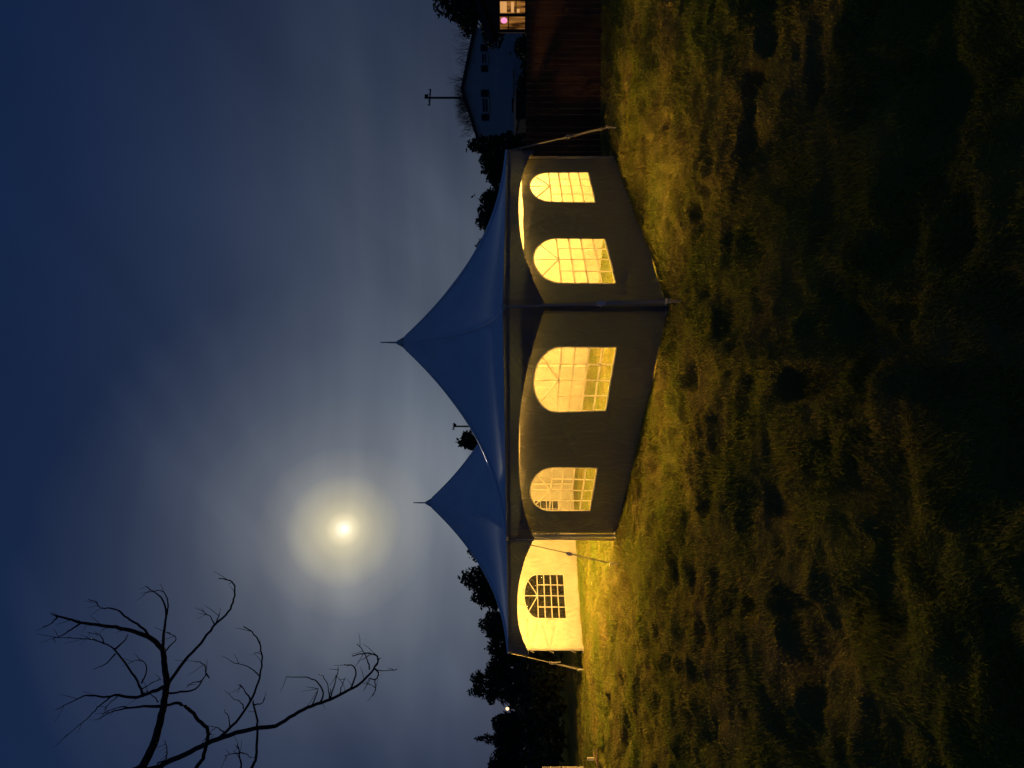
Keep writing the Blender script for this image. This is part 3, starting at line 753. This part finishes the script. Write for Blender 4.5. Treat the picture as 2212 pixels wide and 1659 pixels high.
M['pinklamp'] = emit_mat('pink_lampshade', (1.0, .28, .55), 1.25)
M['mullion'] = noise_mat('dark_mullion', (.03, .012, .008), (.05, .02, .012), 5, rough=.6)
for (a, b) in ((x0, x1), (x2, x3)):
    mb = MB(); mb.box(((a + b) / 2, LY - .018, (z0 + z1) / 2), (b - a, .02, z1 - z0)); mb.build('pane', M['room'], wf)
    zt = z0 + (z1 - z0) * (.66 if a == x0 else .36)
    mb = MB(); mb.box(((a + b) / 2, LY - .055, zt), (b - a, .05, .045)); mb.build('transom', M['mullion'], wf)
hgt_ = z1 - z0
mb = MB(); mb.box(((x2 + x3) / 2, LY - .036, z0 + hgt_ * .86), ((x3 - x2) * .9, .014, hgt_ * .26)); mb.build('blind', M['curtain'], wf)
mb = MB(); mb.box(((x2 + x3) / 2, LY - .036, z0 + hgt_ * .50), ((x3 - x2) * .84, .014, hgt_ * .11)); mb.build('blind', M['curtain'], wf)
mb = MB(); mb.box((x2 + (x3 - x2) * .22, LY - .036, z0 + hgt_ * .27), ((x3 - x2) * .30, .014, hgt_ * .11)); mb.build('blind', M['curtain'], wf)
mb = MB(); mb.ball((x0 + (x1 - x0) * .70, LY - .05, z0 + hgt_ * .84), ((x1 - x0) * .24, .02, hgt_ * .13), 14, 8); mb.build('lampshade', M['pinklamp'], wf, smooth=True)

h2.rotation_euler.z = -fa.ang

# small dark shed behind the fence
SY = 30.0; X = lambda yd: (829.5 - yd) * SY / FPX
sh = empty('garden_shed', (15.1, SY, -.05), 'small dark garden shed in front of the pale house', 'shed')
mb = MB(); mb.box(((X(258) + X(197)) / 2, SY + .8, .9), (X(197) - X(258), 1.6, 1.9)); mb.build('wall', M['tar'], sh)
mb = MB(); xm = (X(258) + X(197)) / 2; ww = (X(197) - X(258)) / 2 + .12
mb.add([(xm - ww, SY - .1, 1.72), (xm + ww, SY - .1, 1.76), (xm + ww, SY + 1.7, 1.9), (xm - ww, SY + 1.7, 1.86), (xm - ww, SY - .1, 1.80), (xm + ww, SY - .1, 1.84), (xm + ww, SY + 1.7, 1.98), (xm - ww, SY + 1.7, 1.94)], [(0, 3, 2, 1), (4, 5, 6, 7), (0, 1, 5, 4), (1, 2, 6, 5), (2, 3, 7, 6), (3, 0, 4, 7)])
mb.build('roof', M['tar'], sh)

# ------------------------------------------------------------------ trees
def leafy(root, cpts, n, size, mat, seed):
    """cpts: list of (centre, radii); leaf clumps spread through the volumes"""
    r = np.random.default_rng(seed); P = []
    wts = np.array([c[1][0] * c[1][1] * c[1][2] for c in cpts]); wts /= wts.sum()
    for (c, rad), wt in zip(cpts, wts):
        k = max(30, int(n * wt)); d = r.normal(size=(k, 3)); d /= np.linalg.norm(d, axis=1)[:, None]
        rr_ = r.uniform(.25, 1, k) ** .45 * (1 + .10 * r.normal(size=k) * (r.uniform(size=k) < .3))
        P.append(np.array(c)[None] + d * rr_[:, None] * np.array(rad)[None])
    P = np.concatenate(P); k = len(P)
    a = r.normal(size=(k, 3)); a /= np.linalg.norm(a, axis=1)[:, None]; b = r.normal(size=(k, 3)); b -= (a * b).sum(1)[:, None] * a; b /= np.linalg.norm(b, axis=1)[:, None]
    sz = size * r.uniform(.5, 1.3, k)[:, None]
    V = np.stack([P - a * sz, P + b * sz * .5, P + a * sz, P - b * sz * .5], 1).reshape(-1, 3)
    Fq = np.arange(4 * k).reshape(-1, 4)
    off = np.array(root.location)
    me = mesh_np('crown', V - off[None], Fq); me.materials.append(mat)
    o = bpy.data.objects.new('crown', me); col.objects.link(o); o.parent = root
    return o
def tree(name, label, base, h, rad, seed, size=.2, n=2600, mat='leaf', lobes=16, group=None, shape='round', cat='tree'):
    r = random.Random(seed); bz = float(ground_z(base[0], base[1])); root = empty(name, (base[0], base[1], bz), label, cat, group)
    mb = MB(); top = Vector((base[0] + r.uniform(-.2, .2), base[1], bz + h * .82)); b0 = Vector((base[0], base[1], bz - .1))
    mb.tube([b0, b0.lerp(top, .4) + Vector((.08, 0, 0)), top], [.045 * h ** .9, .03 * h ** .9, .012 * h], 7)
    cp = []
    for k in range(lobes):
        if shape == 'round':
            a = r.uniform(0, 6.28); q = r.uniform(.1, .75) * rad; z = bz + h * r.uniform(.42, .86)
            rr_ = rad * r.uniform(.32, .55); c = (base[0] + q * math.cos(a), base[1] + q * math.sin(a), z); ra = (rr_, rr_, rr_ * r.uniform(.65, .9))
        elif shape == 'cone':
            t = k / (lobes - 1); a = r.uniform(0, 6.28); q = .25 * rad * (1 - t); z = bz + h * (.15 + .8 * t); rr_ = rad * (1 - t * .88) * r.uniform(.75, 1.05); c = (base[0] + q * math.cos(a), base[1] + q * math.sin(a), z); ra = (rr_, rr_, h * .07)
        else:
            a = r.uniform(0, 6.28); q = r.uniform(.0, .72) * rad; z = bz + h * r.uniform(.1, .84); rr_ = rad * r.uniform(.2, .42); c = (base[0] + q * math.cos(a), base[1] + q * math.sin(a), z); ra = (rr_, rr_, rr_ * .8)
        cp.append((c, ra))
        if shape == 'bush' and k == 0: cp.append(((base[0], base[1], bz + h * .5), (rad * .62, rad * .62, h * .46)))
        if shape == 'round':
            st = b0.lerp(top, r.uniform(.4, .9)); mb.tube([st, st.lerp(Vector(c), .5) + Vector((0, 0, .1)), Vector(c)], [.014 * h, .009 * h, .004 * h], 5)
    if shape == 'round': cp.append(((base[0], base[1], bz + h * .68), (rad * .55, rad * .55, h * .24))); cp.append(((top.x, top.y, bz + h * .9), (rad * .3, rad * .3, h * .1)))
    mb.build('trunk', M['farbark'], root)
    leafy(root, cp, n, size, M[mat], seed)
    return root
def tree_at(xd, yd, Y, name, label, rad, **kw):
    p = wpt(xd, yd, Y); h = p.z + .05
    return tree(name, label, (p.x, p.y), h, rad, **kw)
# right of the tent, between it and the pale house
tree_at(1001, 314, 40, 'bushy_tree', 'bushy dark tree rising between pale house and tent roof', 1.15, seed=1, size=.16, n=3200, shape='bush')
tree_at(1028, 345, 42, 'bushy_tree', 'low rounded dark tree beside the bushy one, behind tent corner', 1.3, seed=2, size=.17, n=2600, shape='bush')
tree_at(1044, 385, 44, 'hedge_tree', 'loose low tree behind the right tent corner', 1.6, seed=3, size=.2, n=2200, shape='bush')
tree_at(1030, 430, 46, 'hedge_tree', 'dense tree behind the right slope of the larger peak', 1.7, seed=4, size=.2, n=3000, shape='bush')
tree_at(1021, 480, 48, 'hedge_tree', 'taller dense tree behind the right slope of the larger peak', 1.8, seed=5, size=.2, n=3400, shape='bush')
tree_at(1024, 530, 47, 'hedge_tree', 'narrow dark tree half hidden behind the larger peak', 1.5, seed=6, size=.2, n=2400, shape='bush')
tree_at(934, 12, 42, 'leafy_tree', 'tall loose tree behind the low brick house', 2.3, seed=7, size=.2, n=3600, lobes=12)
tree_at(1106, 105, 24, 'round_shrub', 'round dark shrub behind the fence', .95, seed=8, size=.10, n=2400, shape='bush', cat='shrub')
# seen in the saddle between the two peaks
tree_at(983, 956, 60, 'saddle_tree', 'round dark tree showing in the dip between the two peaks', 1.75, seed=9, size=.2, n=3200, lobes=14)
# left of the smaller peak
tree_at(1004, 1192, 58, 'dark_tree', 'dark tree touching the left slope of the smaller peak', 2.2, seed=10, size=.22, n=3400, shape='bush', lobes=18)
tree_at(984, 1250, 56, 'dark_tree', 'tallest dark tree beyond the open bay', 2.3, seed=11, size=.22, n=4200, shape='bush', lobes=20)
tree_at(1010, 1290, 58, 'dark_tree', 'second dark tree out from the smaller peak, sloping down', 1.9, seed=12, size=.22, n=3000, shape='bush', lobes=18)
tree_at(1029, 1352, 54, 'dark_tree', 'rounded dark tree above the outer corner of the open bay', 2.2, seed=13, size=.2, n=3400, shape='bush', lobes=18)
tree_at(1046, 1400, 54, 'dark_tree', 'low dark tree above the outer corner guy strap', 1.9, seed=14, size=.2, n=2800, shape='bush', lobes=18)
tree_at(1012, 1468, 62, 'loose_tree', 'loose soft-edged tree left of the outer guy strap', 1.5, seed=15, size=.2, n=1500, lobes=10)
tree_at(1008, 1494, 64, 'loose_tree', 'thin soft-edged tree next to the loose one', 1.5, seed=16, size=.2, n=1300, lobes=9)
tree_at(1046, 1452, 52, 'dark_tree', 'broad dark tree at the foot of the two loose trees', 2.6, seed=17, size=.2, n=3600, shape='bush', lobes=20)
tree_at(1084, 1500, 50, 'dark_tree', 'low dark bush right of the lamp post', 1.6, seed=18, size=.18, n=2400, shape='bush', lobes=18)
tree_at(1056, 1562, 52, 'dark_tree', 'dark tree just left of the lamp post', 1.5, seed=19, size=.2, n=2600, shape='bush', lobes=18)
tree_at(1026, 1596, 54, 'spruce_tree', 'spiky spruce top left of the lamp post', 1.6, seed=20, size=.16, n=3000, shape='cone', mat='needle', lobes=11)
tree_at(1064, 1622, 50, 'dark_tree', 'dark tree below the bare overhanging branches', 2.0, seed=21, size=.2, n=2800, shape='bush', lobes=18)
tree_at(1046, 1662, 50, 'dark_tree', 'dark tree farthest out from the tent', 2.2, seed=22, size=.2, n=3000, shape='bush', lobes=18)
# clipped hedges along the field's edge
def hedge(p0, p1, h, label, seed):
    r = random.Random(seed); root = empty('hedge', (p0[0], p0[1], -.05), label, 'hedge'); cp = []; n = int(math.dist(p0, p1) / 1.1)
    mb = MB()
    for k in range(n + 1):
        t = k / n; x_ = p0[0] + (p1[0] - p0[0]) * t; y_ = p0[1] + (p1[1] - p0[1]) * t; hh = h * r.uniform(.85, 1.08)
        cp.append(((x_, y_, hh * .5), (.85, .7, hh * .5))); mb.tube([(x_, y_, -.15), (x_ + .05, y_, hh * .6)], [.05, .02], 5)
    mb.build('stems', M['farbark'], root)['kind'] = 'stuff'
    leafy(root, cp, 520 * n, .16, M['leaf'], seed)
hedge((-21, 20), (-4.5, 22), 1.86, 'long dark hedge along the far side of the lawn beyond the open bay', 41)
hedge((12.0, 34), (27, 36), 1.75, 'low hedge in front of the pale house', 42)

# bare trees around the utility pole
def grow(mb, p, d, L, r_, depth, R_, spread=.55, n=3):
    q = p; pts = [p]
    for k in range(3):
        d = (d + Vector((R_.uniform(-.2, .2), R_.uniform(-.2, .2), R_.uniform(-.08, .16)))).normalized(); q = q + d * L / 3; pts.append(q)
    mb.tube(pts, [r_, r_ * .85, r_ * .72, r_ * .6], 4 if depth < 3 else 6, cap=False)
    if depth <= 0: return
    for k in range(n):
        dd = (d + Vector((R_.uniform(-1, 1), R_.uniform(-1, 1), R_.uniform(-.4, .9))) * spread).normalized()
        grow(mb, pts[R_.choice((2, 3, 3))], dd, L * R_.uniform(.6, .82), r_ * .58, depth - 1, R_, spread, n)
def bare_tree(name, label, xd, yd, Y, seed, spread=.6, n=4, depth=4):
    p = wpt(xd, yd, Y); R_ = random.Random(seed); bz = -.05; h = p.z - bz
    root = empty(name, (p.x, p.y, bz), label, 'tree')
    mb = MB(); mb.tube([(p.x, p.y, bz - .1), (p.x + .1, p.y, bz + h * .35)], [.17, .12], 7); mb.build('trunk', M['farbark'], root)
    mb = MB()
    for k in range(5):
        a = k * 1.26 + R_.uniform(0, .6); grow(mb, Vector((p.x + .1, p.y, bz + h * R_.uniform(.25, .35))), Vector((math.cos(a) * .6, math.sin(a) * .6, 1)).normalized(), h * .27, .075, depth, R_, spread, n)
    mb.build('crown', M['farbark'], root)
bare_tree('bare_tree', 'fine leafless tree behind the pale house at the utility pole', 978, 206, 72, 51)
bare_tree('bare_tree', 'leafless tree showing over the left slope of the pale house roof', 984, 245, 70, 52)
bare_tree('bare_tree', 'small leafless tree over the pale house roof near the brick house', 988, 108, 74, 53, n=3)

# utility poles
def utility_pole(xd, yd, Y, arms, label, h_arm=2.3, rot=0.0):
    p = wpt(xd, yd, Y); root = empty('utility_pole', (p.x, p.y, -.05), label, 'utility pole')
    mb = MB(); mb.tube([(p.x, p.y, -.3), (p.x, p.y, p.z)], [.19, .13], 8); mb.build('pole', M['polewood'], root)
    for (dz, ln) in arms:
        c = Vector((p.x, p.y - .12, p.z - dz)); mb = MB(); mb.box(c, (ln, .14, .17), M=Matrix.Rotation(rot, 3, 'Z') @ Matrix.Rotation(R(4), 3, 'Y')); ar = mb.build('crossarm', M['polewood'], root)
        for u in (-.45, -.2, .2, .45):
            q = c + Matrix.Rotation(rot, 3, 'Z') @ Vector((u * ln, 0, .085 - .07 * u * ln * 1.0)); mb = MB(); mb.tube([q - Vector((0, 0, .03)), q + Vector((0, 0, .10)), q + Vector((0, 0, .2))], [.03, .07, .03], 7); mb.build('insulator', M['socket'], ar)
    mb = MB(); mb.tube([(p.x + .26, p.y - .1, p.z - .05), (p.x + .26, p.y - .1, p.z - .5)], .16, 8); mb.build('transformer', M['socket'], root)
utility_pole(917, 211, 75, ((.75, 2.25),), 'utility pole with crossarm above the pale house roof')
utility_pole(979, 921, 90, ((.15, 1.15),), 'far utility pole beside the round tree in the roof dip', rot=R(20))

# lamp post far left
p = wpt(1096, 1531, 80)
lp = empty('lamp_post', (p.x, p.y, -.05), 'lit lamp post glowing between the dark trees', 'lamp')
mb = MB(); mb.tube([(p.x, p.y, -.3), (p.x, p.y, p.z - .1)], [.06, .045], 8); mb.build('post', M['socket'], lp)
mb = MB(); mb.ball(p, (.20, .20, .24), 12, 8); mb.build('globe', M['lampglow'], lp, smooth=True)
mb = MB(); mb.tube([p + Vector((0, 0, .24)), p + Vector((0, 0, .34))], [.16, .02], 10); mb.build('cap', M['socket'], lp)

# ------------------------------------------------------------------ near tree with bare overhanging branches
BY = 7.0
def bp_(zx, zy, Y): return wpt(zx * .3968, 1152 + zy * .3968, Y)
nt_x, nt_y = -6.9, 7.5
near = empty('bare_branched_tree', (nt_x, nt_y, gz(nt_x, nt_y)), 'near leafless tree whose drooping bare branches hang into the sky', 'tree')
mb = MB(); zb = gz(nt_x, nt_y)
mb.tube([(nt_x, nt_y, zb - .2), (nt_x + .02, nt_y, zb + .4), (nt_x + .05, nt_y - .05, zb + 2.2), (nt_x + .25, nt_y - .1, zb + 4.0), (nt_x + .7, nt_y - .2, zb + 5.0)], [.30, .21, .17, .14, .11], 12)
mb.tube([(nt_x + .2, nt_y - .1, zb + 3.6), (nt_x - .5, nt_y + .2, zb + 5.2), (nt_x - 1.2, nt_y + .3, zb + 7.0)], [.11, .08, .03], 9)
mb.build('trunk', M['bark'], near, smooth=True)
fork = Vector((nt_x + .7, nt_y - .2, zb + 5.0))
BR = [
 (None, [(700, 1400), (770, 1277), (830, 1160), (865, 1040), (885, 940), (905, 830), (895, 730), (880, 640), (830, 585), (760, 550), (650, 520), (550, 505), (440, 490), (370, 470), (300, 455)], 22, 4, 0),
 (1, [(310, 458), (265, 500), (225, 512)], 4, 1.2, 0), (1, [(305, 456), (270, 440)], 3, 1, 0), (1, [(440, 490), (380, 530), (330, 560), (285, 578)], 5, 1.5, .1),
 (1, [(840, 590), (760, 510), (690, 465), (640, 425), (590, 408), (545, 410), (515, 375), (475, 362)], 6, 1.5, .3),
 (1, [(880, 640), (893, 520), (900, 440), (880, 360), (840, 325), (790, 292)], 7, 1.6, -.2), (1, [(901, 450), (912, 380), (885, 320), (850, 310)], 4, 1.3, -.2),
 (1, [(890, 650), (930, 610), (955, 570), (905, 540)], 4, 1.2, -.3),
 (1, [(918, 812), (1000, 700), (1090, 600), (1160, 510), (1240, 430), (1270, 360), (1275, 290), (1240, 255), (1185, 247)], 8, 2, -.35), (1, [(1170, 500), (1195, 435)], 4, 1.4, -.3), (1, [(1165, 500), (1140, 455), (1100, 428)], 3, 1, -.3),
 (1, [(895, 835), (830, 865), (740, 895), (640, 885), (560, 895), (470, 885), (400, 915), (300, 962)], 10, 1.6, .35), (1, [(600, 893), (540, 940), (480, 1000), (400, 1070), (350, 1110)], 4, 1, .4), (1, [(640, 888), (590, 930), (560, 965)], 3, 1, .4),
 (1, [(770, 880), (755, 830), (700, 740), (620, 640), (560, 600), (490, 580), (400, 575), (290, 572)], 6, 1.4, .5), (1, [(620, 635), (670, 590), (692, 555)], 5, 1.8, .5), (1, [(625, 660), (560, 720), (505, 742)], 4, 1, .5), (1, [(560, 600), (540, 560), (470, 540)], 3, 1, .5),
 (1, [(765, 822), (795, 750), (775, 700), (715, 698)], 4, 1.2, .5), (1, [(770, 850), (840, 810), (870, 800)], 3, 1, .4),
 (1, [(915, 875), (1000, 865), (1060, 850), (1100, 800), (1120, 750), (1100, 710), (1055, 700)], 5, 1.5, -.3), (1, [(1118, 765), (1137, 792)], 3, 1.2, -.3), (1, [(1090, 808), (1050, 815), (1015, 832)], 3, 1, -.3),
 (1, [(885, 945), (800, 945), (700, 955), (620, 970), (525, 1018)], 8, 1.6, .2), (1, [(700, 955), (640, 950), (560, 985)], 4, 1, .2), (1, [(860, 920), (820, 880), (790, 860)], 3, 1, .3),
 (1, [(900, 942), (960, 925), (1020, 955), (1080, 1020), (1130, 1080), (1115, 1170), (1100, 1230), (1050, 1300)], 6, 9, -.2), (1, [(1128, 1085), (1150, 1098)], 4, 1.5, -.2),
 (None, [(740, 1380), (860, 1277), (1000, 1210), (1120, 1150), (1250, 1100), (1390, 1065), (1500, 1050), (1600, 990), (1700, 940), (1800, 905), (1900, 855), (1980, 800), (2030, 745), (2060, 690), (2035, 660), (1980, 655), (1915, 668)], 14, 2, -.6),
 (1, [(2010, 740), (2000, 690), (1975, 640), (1943, 605)], 3.5, 1.2, -.9), (1, [(2040, 735), (2060, 770), (2040, 810), (2045, 850), (2028, 885)], 4, 1.2, -.9), (1, [(2045, 745), (2090, 752), (2160, 744)], 2.5, .8, -.9), (1, [(2055, 690), (2070, 680)], 3, 1, -.9), (1, [(2040, 800), (2010, 790)], 3, 1, -.9),
 (1, [(1905, 850), (1935, 770), (1920, 725), (1875, 718)], 4.5, 1.8, -.8), (1, [(1795, 905), (1825, 810), (1842, 730)], 4, 1.2, -.8), (1, [(1792, 900), (1785, 840), (1758, 780)], 3, 1, -.75), (1, [(1845, 882), (1862, 830), (1877, 790)], 3, 1, -.8),
 (1, [(1745, 920), (1758, 870), (1722, 808), (1660, 786), (1560, 782)], 4.5, 1.3, -.7), (1, [(1695, 942), (1722, 880), (1728, 845)], 3.5, 1.2, -.7), (1, [(1790, 905), (1800, 850)], 3, 1, -.7),
 (1, [(1190, 1118), (1280, 1030), (1360, 920), (1390, 850), (1415, 770), (1425, 680), (1410, 600), (1370, 540), (1322, 508)], 7, 2, -.35), (1, [(1405, 775), (1340, 725), (1262, 705)], 3, 1, -.3), (1, [(1362, 910), (1330, 860), (1300, 822)], 4, 1.2, -.3), (1, [(1380, 935), (1420, 930), (1438, 902)], 3.5, 1.2, -.3), (1, [(1325, 955), (1310, 925), (1270, 905)], 3, 1, -.2), (1, [(1250, 1060), (1240, 1000), (1220, 965)], 3, 1, -.2), (1, [(1215, 1085), (1180, 1060), (1150, 1075)], 3, 1, -.2),
 (None, [(1330, 1400), (1370, 1285), (1390, 1220), (1400, 1100), (1395, 1000), (1375, 915)], 9, 3.5, -.1),
 (None, [(1320, 1380), (1312, 1277), (1300, 1200), (1290, 1150)], 6, 2, .3), (1, [(1300, 1200), (1260, 1205), (1222, 1215)], 3, 1, .3), (1, [(1300, 1200), (1340, 1205), (1365, 1225)], 3, 1, .3),
 (None, [(905, 1330), (905, 1230), (905, 1180), (893, 1128)], 4.5, 1.4, .5),
]
PX2M = .3968 / FPX * BY
r_t = random.Random(5)
for (par, pts, w0, w1, dy) in BR:
    P3 = []; nP = len(pts)
    for k, (a, b) in enumerate(pts):
        t = k / (nP - 1); P3.append(bp_(a, b, BY + dy * (.25 + .75 * t) if par else BY + dy * t))
    rads = [max(.0038, 1.15 * (w0 + (w1 - w0) * (k / (nP - 1)) ** .8) * PX2M) for k in range(nP)]
    if par is None:
        P3 = [fork + Vector((0, 0, -.3))] + P3 if pts[0][0] < 1300 else [Vector((nt_x + .2, nt_y - .1, zb + 3.9))] + P3; rads = [rads[0] * 1.25] + rads
    # smooth the path (Catmull-Rom)
    Q = []; q = []
    for k in range(len(P3) - 1):
        p0, p1, p2, p3 = P3[max(k - 1, 0)], P3[k], P3[k + 1], P3[min(k + 2, len(P3) - 1)]
        for u in (0, .25, .5, .75):
            Q.append(.5 * ((2 * p1) + (p2 - p0) * u + (2 * p0 - 5 * p1 + 4 * p2 - p3) * u * u + (3 * p1 - p0 - 3 * p2 + p3) * u ** 3)); q.append(rads[k] * (1 - u) + rads[k + 1] * u)
    Q.append(P3[-1]); q.append(rads[-1])
    Q = [p_ + Vector((r_t.uniform(-1, 1), r_t.uniform(-1, 1), r_t.uniform(-1, 1))) * .006 for p_ in Q]
    mb = MB(); mb.tube(Q, q, 7)
    # fine twigs along the outer half
    for k in range(len(Q)):
        if k > len(Q) * .55 and r_t.random() < .42 and q[k] < .03:
            d = (Q[k] - Q[k - 1]).normalized(); v = (d * .7 + Vector((r_t.uniform(-.9, .9), r_t.uniform(-.9, .9), r_t.uniform(-.5, .8)))).normalized(); ln = r_t.uniform(.06, .22)
            mb.tube([Q[k], Q[k] + v * ln * .6 + Vector((0, 0, .01)), Q[k] + v * ln + Vector((0, 0, .03))], [.0035, .0028, .0016], 4)
    mb.build('branch', M['bark'], near, smooth=True)

# ------------------------------------------------------------------ small things on the lawn at the far left
g0 = Vector((-9.05, 12.15, gz(-9.05, 12.15)))
mb = MB(); pts = [Vector((-9.3, 12.05, 0)), Vector((-8.85, 12.2, 0)), Vector((-8.45, 12.3, 0)), Vector((-8.15, 12.42, 0))]
pts = [Vector((p_.x, p_.y, gz(p_.x, p_.y) + .035)) for p_ in pts]
mb.tube(pts, [.035, .03, .024, .012], 8)
mb.tube([pts[2], pts[2] + Vector((.12, .22, .06)), pts[2] + Vector((.1, .42, .05))], [.016, .012, .006], 6)
mb.tube([pts[2] + Vector((.1, .04, 0)), pts[2] + Vector((.22, -.12, .07))], [.014, .006], 6)
fb = mb.build('fallen_branch', M['stick'], loc=tuple(pts[0])); tag(fb, 'broken bare branch lying on the lit grass beyond the open bay', 'branch')
x_, y_ = -8.62, 12.6; x_ = -8.5; b = gz(x_, y_)
mb = MB(); mb.box((x_, y_, b + .05), (.06, .05, .26), .3); mb.tube([(x_, y_, b + .17), (x_, y_, b + .2)], .035, 8)
o_ = mb.build('marker_peg', M['whitepaint'], loc=(x_, y_, b)); tag(o_, 'small white marker peg standing in the grass near the fallen branch', 'peg')
x_, y_ = -9.655, 14.0; b = gz(x_, y_)
mb = MB(); mb.box((x_ - .34, y_, b + .62), (.68, .035, 1.05), .02)
bo = MB(); root = empty('white_sign_board', (x_ - .34, y_, b), 'white upright board on two legs at the edge of the lit lawn', 'board')
mb.build('panel', M['whitepaint'], root)
for dx in (-.58, -.1):
    mb = MB(); mb.box((x_ + dx, y_ + .045, b + .5), (.05, .05, 1.1)); mb.build('leg', M['stick'], root)
